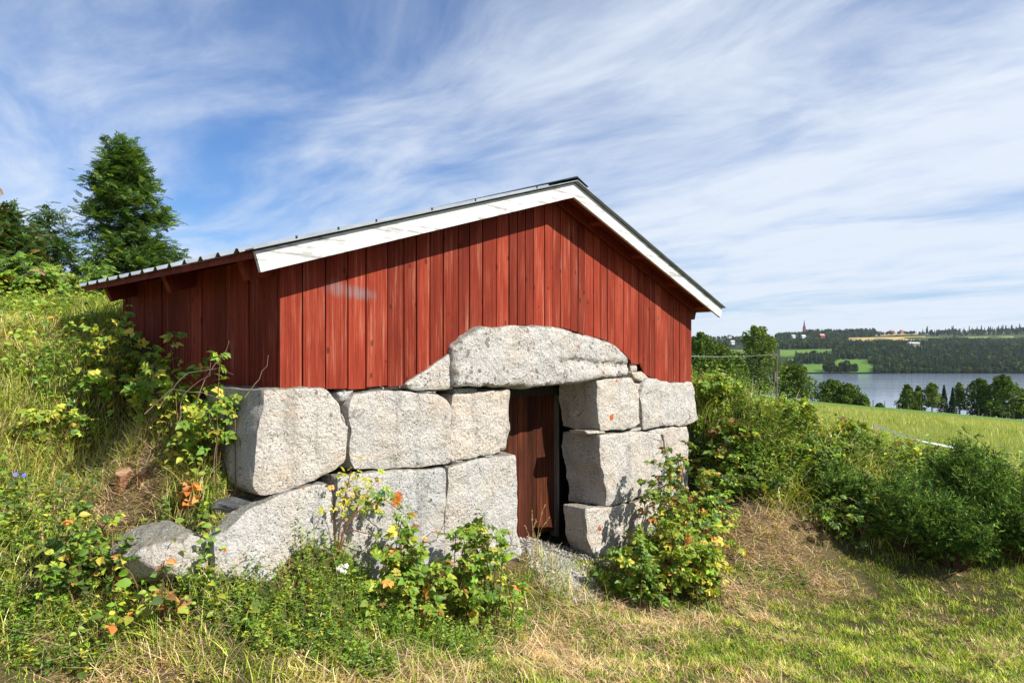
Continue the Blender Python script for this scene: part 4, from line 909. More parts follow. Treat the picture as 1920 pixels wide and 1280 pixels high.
# wild rose shoot against the wall: yellow head to the left, green pinnate spray to the right
root = empty('rose_shoot', at(628,1060,4.42), 'wild rose shoot rising against the wall with a yellow head and a green spray', 'rose')
sb = MB(); fb = MB()
for pts, r0, tip_c, nl, tm, S in [([(628,1075),(634,980),(640,930),(648,880)], .007, ((YELL, 1), (ORNG, .2)), 30, T5, .06), ([(630,1070),(640,990),(660,960),(700,925),(745,960)], .006, ((DEEP, 1), (GREEN, .4)), 26, T5, .075),
                       ([(628,1070),(640,1000),(665,945),(690,905)], .005, ((YELL, 1), (GREEN, .3), (ORNG, .15)), 28, T5, .06), ([(626,1060),(650,990),(690,1000),(720,1010)], .005, ((GREEN, 1),), 4, T3, .06), ([(628,1060),(624,985),(618,960),(612,952)], .003, ((YELL, 1),), 6, T3, .05)]:
    path = []
    for i, (px, py) in enumerate(pts):
        s_, z_ = fac(px, py, .14); path.append(fw(s_, .14+.02*i, z_))
    path = np.array(path); u = np.linspace(0, len(path)-1, 14); path = np.stack([np.interp(u, np.arange(len(path)), path[:, k]) for k in range(3)], 1)
    sb.add(*tube(path, r0, r0*.4, 5), C=(.16, .07, .04)); n = nl; ti = rng.integers(8, 14, n)
    P = path[ti] + rng.normal(0, .045, (n, 3)); a_ = rng.uniform(0, 6.283, n)
    fb.add(*place(tm, P, np.stack([np.cos(a_), np.sin(a_), rng.uniform(-.5, .4, n)], 1), np.stack([.5+rng.normal(0, .4, n), -.6+rng.normal(0, .4, n), .8+rng.normal(0, .3, n)], 1), S*rng.uniform(.6, 1.2, n), pal(n, *tip_c)))
sb.build('stems', M['stem'], root); fb.build('foliage', M['leaf'], root)
# white flower head and blue bells
def flower(name, label, px, py, Y, nfl, r, col, pet):
    p = at(px, py, Y); z0 = tz(p[0], p[1]); root = empty(name, (p[0], p[1], z0), label, 'flower'); b = MB()
    for k in range(3): b.add(*tube([(p[0]+.01*k, p[1]+.02, z0-.02), (p[0]+.005*k, p[1]+.01, (z0+p[2])/2), p+np.array([.006*k, .01, -.01])], .003, .002, 4), C=(.09, .14, .03))
    b.build('stems', M['stem'], root); fb = MB()
    for k in range(nfl):
        c_ = p + rng.normal(0, 1, 3)*r*np.array([.8, .4, .9]); a0 = rng.uniform(0, 6.283)
        a_ = a0 + np.arange(5)*2*np.pi/5; nrm_ = norm(np.array([[.35, -.8, .5]]) + rng.normal(0, .25, (1, 3)))[0]; e1 = norm(np.cross(nrm_, [0, 0, 1.])[None])[0]; e2 = np.cross(nrm_, e1)
        D = np.cos(a_)[:, None]*e1 + np.sin(a_)[:, None]*e2; fb.add(*place((leaflet(1, .46, .1, .05)), np.tile(c_, (5, 1)), D, np.tile(nrm_, (5, 1)), np.full(5, pet), np.tile(col, (5, 1))))
    fb.build('petals', M['leaf'], root)
    lb = MB(); n = 14; P = np.stack([p[0]+rng.normal(0, .03, n), p[1]+rng.normal(0, .02, n), rng.uniform(z0, p[2]-.02, n)], 1); a_ = rng.uniform(0, 6.283, n)
    lb.add(*place(T1, P, np.stack([np.cos(a_), np.sin(a_), np.full(n, .2)], 1), np.tile([0.2, -.4, 1.], (n, 1)), np.full(n, .05), pal(n, (GREEN, 1)))); lb.build('foliage', M['leaf'], root)
flower('phlox', 'white phlox flower head at the foot of the wall below the rose shoot', 644, 1066, 4.30, 9, .022, (.80, .80, .82), .018)
flower('bellflower', 'blue bellflower in the bank grass, further left of the pair', 28, 889, 4.2, 1, .004, (.17, .17, .60), .016)
flower('bellflower', 'blue bellflower in the bank grass, nearer the stumps', 45, 889, 4.2, 1, .004, (.17, .17, .60), .016)
# dry stalks by the door
root = empty('dry_grass_tuft', at(1000,1030,5.75), 'tuft of dry seeding grass stalks standing before the door', 'grass tuft'); b = MB(); 
for px, py in [(985,985),(998,955),(1005,975),(1022,945),(1030,970),(990,1005),(1012,1000)]:
    st_ = at(1000+rng.uniform(-10, 10), 1040, 5.75); en = at(px, py, 5.75+rng.uniform(-.1, .1)); ct = (st_+en)/2 + np.array([-.03, 0, .06]); u = np.linspace(0, 1, 7)[:, None]; path = (1-u)**2*st_+2*u*(1-u)*ct+u*u*en
    b.add(*tube(path, .002, .001, 4), C=(.45, .33, .16)); n = 14; P = path[4]+(path[6]-path[4])*rng.uniform(0, 1, (n, 1)); hb = MB(); hb.add(*place(TS, P, (path[6]-path[4])[None]+rng.normal(0, .03, (n, 3)), rng.normal(0, 1, (n, 3)), np.full(n, .016), np.tile((.5, .36, .18), (n, 1)))); hb.build('seed_head', M['leaf'], root)
b.build('stalks', M['stem'], root)

# ------------------------------------------------------------------ shrubs on the right bank
for lab, px, yt, hw, Y, cv, cols in [
    ('leafy raspberry bush at the top of the right bank, touching the wall corner', 1345, 705, 45, 8.75, 26, ((GREEN, 1), (YELL, .3))),
    ('weedy raspberry bush on the bank just right of the far corner block', 1370, 790, 70, 8.2, 34, ((GREEN, 1), (DEEP, .4), (YELL, .15), (BROWN, .08))),
    ('raspberry bush on the bank crest below the utility pole', 1470, 745, 70, 8.8, 30, ((GREEN, 1), (YELL, .35), (BROWN, .08))),
    ('dark raspberry bush drooping over the hay heap at the foot of the bank', 1420, 875, 65, 7.75, 32, ((DEEP, .8), (GREEN, .7), (BROWN, .06))),
    ('raspberry bush halfway down the right bank between hay heap and crest', 1530, 825, 75, 8.2, 32, ((GREEN, .8), (DEEP, .7), (YELL, .1))),
    ('raspberry bush on the crest below the small lakeside thicket', 1590, 785, 60, 8.7, 26, ((GREEN, 1), (YELL, .25), (BROWN, .08))),
    ('raspberry bush with brownish tips behind the white fence tape', 1720, 825, 70, 8.5, 28, ((GREEN, .9), (BROWN, .25), (YELL, .2)))]:
    bush('raspberry_bush', lab, 'bush', px, yt, hw, Y, cv, 20, .110, cols=cols, group='raspberry bushes on the right bank')
bush('raspberry_bush', 'low raspberry bush at the right end of the hay heap, under the larger bank bushes', 'bush', 1600, 905, 80, 7.25, 30, 20, .08, cols=((DEEP, 1), (GREEN, .6), (YELL, .1)), group='raspberry bushes on the right bank')
bush('raspberry_bush', 'small leafy bush at the front edge of the yellow leaved raspberry', 'bush', 1310, 1020, 55, 5.95, 16, 16, .085, cols=((GREEN, 1), (YELL, .35), (ORNG, .06)), group=RB)
JC = ([(.085,.165,.030), (.125,.22,.038), (.055,.105,.022), (.20,.30,.055)], 1)
def juniper(px, ytop, hw, Y, n, label):
    x0 = (px-CX)/FPX*Y; zb = tz(x0, Y); H = CZ-(ytop-HY)/FPX*Y-zb; Rr = hw/FPX*Y; root = empty('juniper_bush', (x0, Y, zb), label, 'bush', 'juniper bushes'); sb = MB(); P = []; D = []; K = []
    for k in range(n):
        a_ = rng.uniform(0, 6.283); r0 = Rr*math.sqrt(rng.uniform(0, 1)); h = H*rng.uniform(.45, 1)*(1-.4*(r0/Rr)**2); st_ = np.array([x0+.3*r0*math.cos(a_), Y+.3*r0*math.sin(a_), zb-.03]); en = np.array([x0+r0*math.cos(a_), Y+r0*math.sin(a_), zb+h]); ct = st_*.3+en*.7; ct[2] = zb+h*.55
        u = np.linspace(0, 1, 7)[:, None]; path = (1-u)**2*st_+2*u*(1-u)*ct+u*u*en; sb.add(*tube(path, .008, .002, 4), C=(.10, .06, .04)); m_ = 34
        tt = rng.uniform(.3, 1, m_)[:, None]; base = (1-tt)**2*st_+2*tt*(1-tt)*ct+tt*tt*en; tw = norm(rng.normal(0, 1, (m_, 3))*np.array([1, 1, .6])+np.array([0, 0, .75])+(en-st_)*.4)*rng.uniform(.05, .19, (m_, 1))
        ct_ = pal(m_, JC)*rng.uniform(.55, 1.45, (m_, 1))
        for i in range(13): v = rng.uniform(.1, 1, (m_, 1)); P.append(base+tw*v); D.append(norm(tw)*.9+rng.normal(0, .55, (m_, 3))); K.append(ct_)
    P = np.concatenate(P); D = np.concatenate(D); m_ = len(P); b = MB()
    b.add(*place((np.array([(0,-.13,0),(0,.13,0),(1,.03,0),(1,-.03,0)], float), np.array([[0,1,2,3]])), P, D, rng.normal(0, 1, (m_, 3)), rng.uniform(.022, .042, m_), np.concatenate(K)))
    sb.build('stems', M['stem'], root); b.build('foliage', M['needle'], root)
juniper(1815, 815, 85, 7.35, 120, 'large dark juniper bush on the right bank, nearest the field')
juniper(1700, 872, 70, 7.1, 95, 'juniper bush at the foot of the right bank beside the largest juniper')
juniper(1905, 880, 80, 6.95, 100, 'juniper bush at the very right end of the bank, lowest one')
juniper(1570, 862, 60, 7.6, 70, 'small feathery juniper amid tall grass, closest to the hay heap')
juniper(1790, 930, 70, 6.85, 70, 'low juniper bush spreading onto the lawn below the largest juniper')

# ------------------------------------------------------------------ rowan trees behind the bank
ROW = [(.035,.080,.020), (.050,.105,.024), (.070,.130,.030), (.028,.060,.016)]
def rowan(px, ytop, ybase, hw, Y, nlimb, nleaf, label, S=.14, cols=((ROW, .3), (DEEP, 1), (GREEN, .15)), cone=.9):
    x0 = (px-CX)/FPX*Y; zb = tz(x0, Y); zt = CZ-(ytop-HY)/FPX*Y; Rr = hw/FPX*Y; root = empty('rowan_tree', (x0, Y, zb), label, 'tree', 'rowan trees'); H = zt-zb
    tb = MB(); u = np.linspace(0, 1, 9)[:, None]; trunk = np.concatenate([x0+.05*np.sin(u*5), Y+.05*np.cos(u*4), zb-.1+u*(H+.05)], 1); tb.add(*tube(trunk, .05, .006, 7)); P = []; O = []
    for k in range(nlimb):
        v = rng.uniform(.0, .97); a_ = k*2.399+rng.uniform(-.3, .3); prof_ = np.interp(v, [0, .12, .35, .6, .8, 1], [.9, 1.0, .88, .60, .36, .08]); rr = Rr*prof_*rng.uniform(.55, 1.12)
        i = v*8; c0 = np.array([np.interp(i, np.arange(9), trunk[:, q]) for q in range(3)]); en = c0+np.array([rr*math.cos(a_), rr*math.sin(a_), rr*rng.uniform(.1, .75)]); en[2] = min(en[2], zt-.05); ct = c0*.4+en*.6+np.array([0, 0, -.08*rr]); w = np.linspace(0, 1, 6)[:, None]; path = (1-w)**2*c0+2*w*(1-w)*ct+w*w*en
        tb.add(*tube(path, .012, .003, 4)); m_ = max(4, int(nleaf/nlimb*(.5+prof_))); tt = np.sqrt(rng.uniform(.05, 1, m_))[:, None]; P.append((1-tt)**2*c0+2*tt*(1-tt)*ct+tt*tt*en+rng.normal(0, .085, (m_, 3))); O.append(np.tile(norm((en-c0)[None]), (m_, 1)))
    P.append(trunk[-1][None]+rng.normal(0, .06, (14, 3))); O.append(np.tile([0., 0, 1], (14, 1)))
    P = np.concatenate(P); O = np.concatenate(O); m_ = len(P); a_ = rng.uniform(0, 6.283, m_); D = O*.6+np.stack([np.cos(a_), np.sin(a_), rng.uniform(-.5, .9, m_)], 1)*.9; N = np.stack([np.zeros(m_), np.zeros(m_), np.ones(m_)], 1)+O*.3+rng.normal(0, .3, (m_, 3))
    tb.build('trunk', M['bark'], root, smooth=True); fb = MB(); fb.add(*place(TR, P, D, N, S*rng.uniform(.7, 1.25, m_), pal(m_, *cols))); fb.build('crown', M['leaf'], root)
rowan(238, 262, 540, 88, 12.5, 120, 7000, 'tall dense rowan tree with a pointed crown behind the bank')
rowan(15, 388, 560, 75, 10.5, 46, 1500, 'bushy rowan tree with some brown leaves, cut by the left edge of the picture', cols=((ROW, .6), (DEEP, 1), (BROWN, .12)))
rowan(100, 400, 560, 55, 11.5, 30, 800, 'sparse young rowan tree between the pointed rowan and the bushy one', cols=((ROW, 1), (DEEP, .8)))
rowan(-50, 420, 560, 70, 12.5, 34, 900, 'rowan tree behind the bushy one at the picture edge')
bush('elder_bush', 'low pale green bush in front of the rowan trees, on top of the bank', 'bush', 60, 480, 80, 8.0, 28, 18, .15, tmpl=(T5, TR), cols=((DEEP, .6), (GREEN, 1), (BROWN, .2), (ORNG, .06)))
bush('elder_bush', 'dark low bush at the foot of the pointed rowan tree', 'bush', 190, 500, 75, 8.6, 28, 18, .15, tmpl=(T5, TR), cols=((DEEP, 1), (GREEN, .6)))

# ------------------------------------------------------------------ trees on the slope and by the lake
def quadcloud(P, size, cols, flat=.5):
    n = len(P); D = rng.normal(0, 1, (n, 3)); N = rng.normal(0, 1, (n, 3)); N[:, 2] += flat
    return place((np.array([(-.5,-.28,0),(.15,-.42,.04),(.6,0,-.05),(.1,.42,.04)], float), np.array([[0,1,2,3]])), P, D, N, size*rng.uniform(.6, 1.4, n), cols)
def broadleaf(name, px, ytop, ybase, hw, Y, label, cols, n=5000, size=.32, clumps=26, group='trees between the field and the lake', trunkc=(.12,.10,.08), shape=1.0, base=.03):
    x0 = (px-CX)/FPX*Y; zb = CZ-(ybase-HY)/FPX*Y; zg = tz(x0, Y); zt = CZ-(ytop-HY)/FPX*Y; Rr = hw/FPX*Y; root = empty(name, (x0, Y, min(zb, zg)), label, 'tree', group); H = zt-zb; P = []
    tb = MB(); tb.add(*tube([(x0, Y, min(zb, zg)-.3), (x0+.1, Y, zb+H*.4), (x0, Y, zb+H*.8)], .035*H*.5+.05, .03, 6), C=trunkc)
    for k in range(clumps):
        v = (k+.5)/clumps; zz = zb+H*(base+(1-base)*v*.93); wid = Rr*np.interp(v, [0, .2, .5, .8, 1], [.85, 1.0, .95, .66, .22])**shape; a_ = k*2.399; r0 = wid*rng.uniform(.25, .85)
        c_ = np.array([x0+r0*math.cos(a_), Y+r0*math.sin(a_), zz]); rs_ = np.array([.42, .42, .30])*wid*rng.uniform(.7, 1.2)+.15; tb.add(*tube([(x0, Y, zz-.25*H*.4), (x0*.5+c_[0]*.5, Y*.5+c_[1]*.5, zz-.05*H), c_], .05, .015, 4), C=trunkc); m_ = int(n/clumps)
        d = norm(rng.normal(0, 1, (m_, 3)))*rng.uniform(.35, 1.05, (m_, 1))**.6; P.append(c_+d*rs_)
    P = np.concatenate(P); tb.build('trunk', M['stem'], root); fb = MB(); fb.add(*quadcloud(P, size, pal(len(P), *cols))); fb.build('crown', M['farleaf'], root); return root
DKT = [(.075,.125,.026), (.10,.160,.032), (.13,.195,.040)]; LTT = [(.13,.19,.042), (.17,.225,.05), (.21,.26,.07)]
def spruce(px, ytop, ybase, hw, Y, label, n=2600, group='trees between the field and the lake', name='spruce_tree'):
    x0 = (px-CX)/FPX*Y; zb = CZ-(ybase-HY)/FPX*Y; H = CZ-(ytop-HY)/FPX*Y-zb; Rr = hw/FPX*Y; root = empty(name, (x0, Y, zb), label, 'tree', group); tb = MB(); tb.add(*tube([(x0, Y, zb-.5), (x0, Y, zb+H*.5), (x0, Y, zb+H)], .02*H, .01, 6), C=(.10, .07, .05)); tb.build('trunk', M['stem'], root)
    v = rng.uniform(.03, 1, n)**1.3; a_ = rng.integers(0, 9, n)*.7+np.floor(v*14)*1.1+rng.normal(0, .16, n); r0 = Rr*(1-v)*np.sqrt(rng.uniform(.05, 1, n))*(1+.25*np.sin(v*88)); P = np.stack([x0+r0*np.cos(a_), Y+r0*np.sin(a_), zb+H*v-.25*r0*.6], 1); fb = MB(); fb.add(*quadcloud(P, .035*H, pal(n, ([(.028,.052,.020), (.040,.068,.026), (.02,.04,.016)], 1)))); fb.build('crown', M['farleaf'], root)
YF = 128
broadleaf('alder_tree', 1702, 718, 779, 20, YF, 'dense dark alder at the left end of the lakeside row', ((DKT, 1),), 3200)
broadleaf('birch_tree', 1722, 720, 779, 10, YF, 'slim birch second in the lakeside row', ((DKT, 1), (LTT, .5)), 1500, trunkc=(.4,.38,.35))
broadleaf('birch_tree', 1747, 716, 780, 19, YF, 'pale airy birch standing over its white stem, third in the lakeside row', ((LTT, 1), (DKT, .5)), 2000, trunkc=(.45,.43,.4), base=.3)
spruce(1770, 722, 781, 14, YF, 'small dark spruce right of the pale airy birch')
spruce(1786, 726, 781, 11, YF-2, 'second smaller spruce next to the slender tall birch')
broadleaf('birch_tree', 1799, 715, 781, 14, YF+3, 'slender tall birch between the two spruces and the big round tree', ((LTT, 1), (DKT, .6)), 1500, trunkc=(.4,.38,.35), base=.25)
broadleaf('alder_tree', 1838, 706, 783, 30, YF, 'leaning dense alder against the left side of the big round maple', ((DKT, 1),), 4500, clumps=34)
broadleaf('maple_tree', 1880, 699, 784, 36, YF-3, 'big round crowned maple, tallest of the lakeside row', ((DKT, 1), (LTT, .3)), 6500, clumps=42)
broadleaf('alder_tree', 1922, 728, 786, 20, YF-4, 'low spreading alder right of the big round maple', ((DKT, 1),), 3000)
broadleaf('small_bush', 1650, 756, 771, 7, YF-20, 'small lone bush between lakeside thicket and tree row', ((DKT, 1),), 700, group='bushes by the lake')
broadleaf('alder_bush', 1560, 711, 764, 36, 112, 'broad lakeside thicket of alder below the spire', ((DKT, 1), (LTT, .4)), 4500, clumps=34, base=.02, group='bushes by the lake')
broadleaf('alder_bush', 1592, 718, 766, 26, 110, 'darker right half of the broad lakeside thicket', ((DKT, 1),), 3200, base=.02, group='bushes by the lake')
broadleaf('willow_bush', 1618, 740, 768, 14, 108, 'low pale willow bush at the right foot of the lakeside thicket', ((LTT, 1), (DKT, .4)), 1500, base=.02, group='bushes by the lake')
broadleaf('birch_tree', 1422, 605, 740, 47, 92, 'tall birch behind the utility pole, highest crown right of the cellar', ((LTT, .8), (DKT, .8)), 7000, size=.26, clumps=44, base=.05)
broadleaf('oak_tree', 1488, 682, 745, 36, 95, 'rounded tree right of the utility pole at the field corner', ((DKT, 1), (LTT, .3)), 4500, size=.28, clumps=30, base=.03)
broadleaf('alder_tree', 1315, 618, 745, 42, 70, 'dark alder beside the right wall corner, hidden partly by the eaves', ((DKT, 1),), 5000, size=.24, clumps=34, base=.02)
broadleaf('alder_tree', 1352, 640, 745, 44, 74, 'dark round alder between the wall corner and the tall birch', ((DKT, 1), (LTT, .2)), 5000, size=.24, clumps=34, base=.02)
broadleaf('alder_tree', 1380, 668, 745, 30, 80, 'lower alder at the left foot of the tall birch', ((DKT, 1),), 3000, size=.24, clumps=24, base=.02)

# utility pole with its wires
p0 = at(1456, 742, 70); pole = empty('utility_pole', p0, 'grey wooden utility pole with a transformer and wires beyond the bank', 'utility pole')
b = MB(); top = at(1456, 661, 70); b.add(*tube([p0-np.array([0, 0, 1]), (p0+top)/2, top], .10, .075, 8)); b.build('post', M['greywood'], pole)
b = MB(); a_ = at(1443, 667, 70); c_ = at(1459, 665, 70); b.add(*box(a_[0], c_[0], 69.85, 70.15, a_[2]-.06, a_[2]+.08)); b.build('crossarm', M['greywood'], pole)
b = MB(); a_ = at(1452, 706, 69.6); b.add(*tube([a_-np.array([0, 0, .5]), a_+np.array([0, 0, .5])], .18, .18, 10)); b.build('transformer', M['greywood'], pole)
b = MB(); b.add(*tube([at(1447, 742, 69), at(1452, 716, 69.8), at(1455, 702, 70)], .05, .05, 5)); b.build('brace', M['greywood'], pole)
for q, (px, py, Y) in enumerate([(1445, 665, 70), (1458, 664, 70)]):
    b = MB(); a_ = at(px, py, Y); e_ = at(1180, 659+q*2, 60); u = np.linspace(0, 1, 14)[:, None]; path = a_*(1-u)+e_*u; path[:, 2] -= (u*(1-u))[:, 0]*1.2; b.add(*tube(path, .011, .011, 4), C=(.45, .46, .48)); b.build('wire', M['plain'], pole)
# electric fence: white tape on thin posts behind the bank
b = MB(); tp = [at(1640, 800, 10.6), at(1720, 826, 10.0), at(1800, 843, 9.7), at(1890, 875, 9.4), at(2000, 905, 9.2)]; fen = empty('electric_fence', (tp[0][0], tp[0][1], tz(tp[0][0], tp[0][1])), 'white electric fence tape strung along the top of the right bank', 'fence')
u = np.linspace(0, 4, 41); path = np.stack([np.interp(u, np.arange(5), [p[k] for p in tp]) for k in range(3)], 1); V = np.concatenate([path, path+np.array([.004, .022, .024])]); k = len(path); b.add(V, [[i, i+1, k+i+1, k+i] for i in range(k-1)], (.8, .8, .8)); b.build('tape', M['plain'], fen)
for p in tp[::2]:
    b = MB(); g0 = tz(p[0], p[1]+.03); b.add(*tube([(p[0], p[1]+.03, g0-.1), (p[0], p[1]+.03, p[2]+.06)], .008, .008, 6), C=(.35, .34, .30)); b.build('post', M['plain'], fen)
# wire fence along the lower field edge
fen = empty('field_fence', at(1540, 753, 100), 'thin wire fence with wooden posts along the lower edge of the field', 'fence')
for px in range(1505, 1960, 22):
    x_ = (px-CX)/FPX*118; z_ = tz(x_, 118); b = MB(); b.add(*tube([(x_, 118, z_-.2), (x_, 118, z_+1.15)], .07, .06, 5)); b.build('post', M['greywood'], fen)

# ------------------------------------------------------------------ the far shore: woods, church, houses
def conifers(b, X, Y, Hs, cols):
    Z = terrain(X, Y)-.5; n = len(X); tiers = 4; sides = 6
    for k in range(tiers):
        z0 = Hs*(.06+.22*k); z1 = Hs*np.minimum(1, .42+.22*k); r0 = Hs*.165*(1-.2*k); a0 = rng.uniform(0, 6.28, n)
        th = a0[:, None]+np.arange(sides)[None]*2*np.pi/sides; rr = r0[:, None]*rng.uniform(.65, 1.25, (n, sides))
        ring = np.stack([X[:, None]+rr*np.cos(th), Y[:, None]+rr*np.sin(th), (Z+z0)[:, None]+rng.uniform(-.05, .05, (n, sides))*Hs[:, None]], -1); tip = np.stack([X, Y, Z+z1], -1)[:, None]
        V = np.concatenate([ring, tip], 1); base = (np.arange(n)*(sides+1))[:, None]; j = np.arange(sides)[None]; F = np.stack([base+j, base+(j+1) % sides, base+sides+0*j], -1).reshape(-1, 3)
        b.add(V.reshape(-1, 3), F, np.repeat(cols*rng.uniform(.8, 1.2, (n, 1)), sides+1, 0))
def leafies(b, X, Y, Hs, cols, m_=34):
    Z = terrain(X, Y); n = len(X); d = norm(rng.normal(0, 1, (n, m_, 3))); P = np.stack([X, Y, Z+Hs*.52], -1)[:, None]+d*np.stack([Hs*.34, Hs*.34, Hs*.5], -1)[:, None]*rng.uniform(.6, 1.05, (n, m_, 1)); Pf = P.reshape(-1, 3); df = d.reshape(-1, 3)
    b.add(*place((np.array([(-.5,-.45,-.08),(.4,-.5,0),(.6,.45,-.08),(-.4,.5,0)], float), np.array([[0,1,2,3]])), Pf, rng.normal(0, 1, (n*m_, 3)), df+rng.normal(0, .35, (n*m_, 3)), np.repeat(Hs, m_)*.36, np.repeat(cols, m_, 0)*rng.uniform(.75, 1.25, (n*m_, 1))))
def wood(name, label, areas, gaps=()):
    b = MB()
    for px0, px1, y0, y1, n, H0, H1, mix in areas:
        Y = rng.uniform(y0, y1, n); px = rng.uniform(px0, px1, n); k = np.ones(n, bool)
        for g0, g1, ya, yb in gaps: k &= ~((px > g0) & (px < g1) & (Y > ya) & (Y < yb))
        Y = Y[k]; px = px[k]; X = (px-CX)/FPX*Y; Hs = rng.uniform(H0, H1, len(Y)); lf = rng.uniform(0, 1, len(Y)) < mix
        conifers(b, X[~lf], Y[~lf], Hs[~lf], pal((~lf).sum(), ([(.026,.046,.024), (.034,.058,.028), (.044,.070,.030)], 1))); leafies(b, X[lf], Y[lf], Hs[lf]*.85, pal(lf.sum(), ([(.052,.088,.028), (.068,.106,.032)], 1)))
    return tag(b.build(name, M['farleaf']), label, 'wood', kind='stuff')
wood('shore_forest', 'dark spruce forest along the far shore of the lake', [(1645,2000,1150,1300,1200,13,20,.10), (1640,2000,1146,1160,170,7,12,.9), (1630,2000,1300,1620,1500,14,20,.12), (2000,2700,1148,1620,3600,13,19,.2)], [(1690,1770,1600,1700)])
wood('meadow_wood', 'small wood behind the bright green far shore meadow', [(1492,1568,1300,1420,140,15,22,.2), (1565,1640,1400,1600,260,13,19,.2), (1470,1500,1180,1260,10,14,19,.2), (1640,1652,1150,1400,30,10,15,.6), (820,1280,1150,1700,900,10,17,.4)])
wood('hill_forest', 'mixed forest across the middle of the far hillside', [(1450,2000,1640,2050,2200,12,18,.3), (1280,1460,1700,2300,300,9,14,.5), (2000,2700,1640,2560,2200,12,18,.3), (820,1280,1700,2560,900,9,15,.5)], [(1590,1745,1900,2340), (1690,1790,1600,1790), (1462,1560,1440,1640)])
wood('ridge_forest', 'wooded ridge with the church at the skyline', [(1455,1640,2200,2520,900,14,21,.2), (1512,1640,2430,2500,260,20,30,.15), (1465,1512,2380,2480,120,14,22,.2), (1745,2000,2330,2600,330,12,19,.3), (1640,1750,2380,2560,60,8,14,.6), (1290,1460,2350,2600,110,8,14,.6), (1650,2000,2060,2200,260,9,13,.6)], [(1590,1735,2060,2340), (1730,1900,2130,2300)])
for px0, px1, n in ((1800, 1925, 24), (1700, 1800, 8)):                       # spruces that stand up one by one against the sky
    for k in range(n):
        Y = rng.uniform(2440, 2520); px = rng.uniform(px0, px1); x_ = (px-CX)/FPX*Y; z_ = tz(x_, Y); b = MB(); h = rng.uniform(20, 31)
        conifers(b, np.array([x_]), np.array([Y]), np.array([h]), np.array([[.030, .048, .026]])); tag(b.build('ridge_spruce', M['farleaf'], origin=(x_, Y, z_)), 'tall spruce standing up against the sky on the far ridge', 'tree', 'spruces on the far skyline')
for k in range(11):
    Y = rng.uniform(1147, 1180); px = rng.uniform(1548, 1604); x_ = (px-CX)/FPX*Y; b = MB(); leafies(b, np.array([x_]), np.array([Y]), np.array([rng.uniform(11, 18)]), np.array([[.05, .082, .026]]), 160); tag(b.build('shore_tree', M['farleaf'], origin=(x_, Y, tz(x_, Y))), 'bushy tree at the water edge of the bright green far meadow', 'tree', 'trees on the far meadow shore')
def house_far(name, px, Y, wx, wy, hw_, hr, wall, roofc, label, lift=0, yaw=.3):
    x_ = (px-CX)/FPX*Y; z_ = tz(x_, Y)+lift; root = empty(name, (x_, Y, z_), label, 'house', 'farmhouses on the far hillside'); root.rotation_euler = (0, 0, yaw); wx, wy, hw_, hr = .72*wx, .8*wy, .72*hw_, .8*hr; a_, c_ = wx/2, wy/2
    def mk(nm, V, F, col, par): b = MB(); b.add(V, F, col); o = b.build(nm, M['plain'], None); o.parent = par; return o
    V, F = box(-a_, a_, -c_, c_, -4, hw_); wo = mk('wall', V, F, wall, root)
    e = .6; mk('roof', [(-a_-e, -c_-e, hw_-.3), (a_+e, -c_-e, hw_-.3), (a_+e, 0, hw_+hr), (-a_-e, 0, hw_+hr), (a_+e, c_+e, hw_-.3), (-a_-e, c_+e, hw_-.3)], [[0,1,2,3],[3,2,4,5],[0,3,5,0],[1,4,2,1]], roofc, root)
    for k in (-.5, 0, .5):
        V, F = box(k*wx*.6-.6, k*wx*.6+.6, -c_-.08, -c_+.05, hw_*.35, hw_*.75); mk('window', V, F, (.05, .06, .08), root)
RD, WH, DK_, OC = (.24, .06, .045), (.55, .54, .52), (.10, .10, .11), (.30, .20, .10)
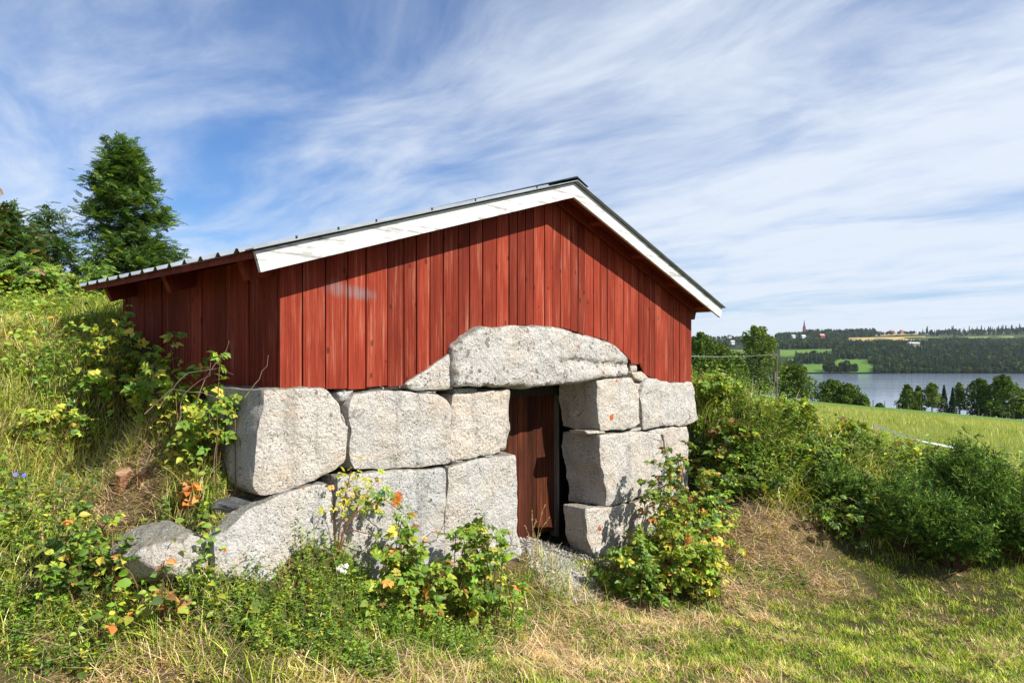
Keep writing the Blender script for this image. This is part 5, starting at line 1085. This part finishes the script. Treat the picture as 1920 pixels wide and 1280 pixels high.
for a_ in [(1368,2350,16,9,7,5,WH,DK_,'white farmhouse on the skyline left of the tall birch',8), (1373,1760,14,9,6,4,WH,(.5,.5,.5),'white barn below the skyline left of the tall birch',10), (1713,1680,44,10,3,2.5,(.20,.19,.18),(.60,.61,.63),'long low white roofed barn above the shore forest',9),
           (1541,2040,20,10,7,6,RD,(.50,.28,.24),'pale red house below the church wood',14), (1506,2060,18,10,5,4,WH,(.6,.6,.6),'white house left of the pale red house, below the church',14), (1487,2080,16,10,5,4,WH,(.5,.5,.52),'white house furthest left below the church wood',14),
           (1672,2480,22,12,7,6,RD,(.35,.16,.13),'red roofed farm on the skyline behind the yellow field',6), (1648,2460,26,10,6,5,RD,DK_,'low dark roofed barn left of the red roofed farm',6), (1690,2490,14,10,7,6,OC,(.38,.12,.09),'ochre house right of the red roofed farm',6), (1790,2470,24,12,7,6,RD,DK_,'red barn half hidden in the trees of the right ridge',5)]:
    house_far('farmhouse', *a_)
x_, Y = (1508-CX)/FPX*2450, 2450; z_ = CZ-(626-HY)/FPX*Y; ch = empty('church', (x_, Y, z_), 'red brick church with a slender dark spire on the far ridge', 'church')
def cpart(nm, V, F, col, par=ch): b = MB(); b.add(V, F, col); o = b.build(nm, M['plain'], None); o.parent = par; return o
V, F = box(-4, 4, -4, 4, -12, 24); tw = cpart('tower', V, F, (.30, .075, .05))
th = np.arange(8)*np.pi/4+np.pi/8; cpart('spire', [(4.6*math.cos(q), 4.6*math.sin(q), 24) for q in th]+[(2.6*math.cos(q), 2.6*math.sin(q), 31) for q in th]+[(0, 0, 54)], [[i, (i+1) % 8, 8+(i+1) % 8, 8+i] for i in range(8)]+[[8+i, 8+(i+1) % 8, 16, 8+i] for i in range(8)], (.06, .065, .075))
V, F = box(4, 34, -6, 6, -12, 9); cpart('nave', V, F, (.30, .075, .05)); cpart('roof', [(4, -7, 8.5), (35, -7, 8.5), (35, 0, 16), (4, 0, 16), (35, 7, 8.5), (4, 7, 8.5)], [[0,1,2,3],[3,2,4,5],[0,3,5,0],[1,4,2,1]], (.09, .085, .09))
for k in (9, 15, 21, 27): V, F = box(k-.8, k+.8, -6.1, -5.95, 1, 7); cpart('window', V, F, (.05, .05, .06))

# ------------------------------------------------------------------ the air
b = MB(); b.add(*box(-3002, 9002, -62, 9002, -36, 136)); hz = tag(b.build('haze', None), 'thin summer haze over the lake and the far hills', 'haze', kind='stuff')
m, t = newmat('haze'); v = t('VolumePrincipled', {'Color': (.80, .88, 1.0, 1), 'Density': .00004, 'Anisotropy': .3}); t('OutputMaterial', {'Volume': v.outputs[0]}); hz.data.materials.append(m)
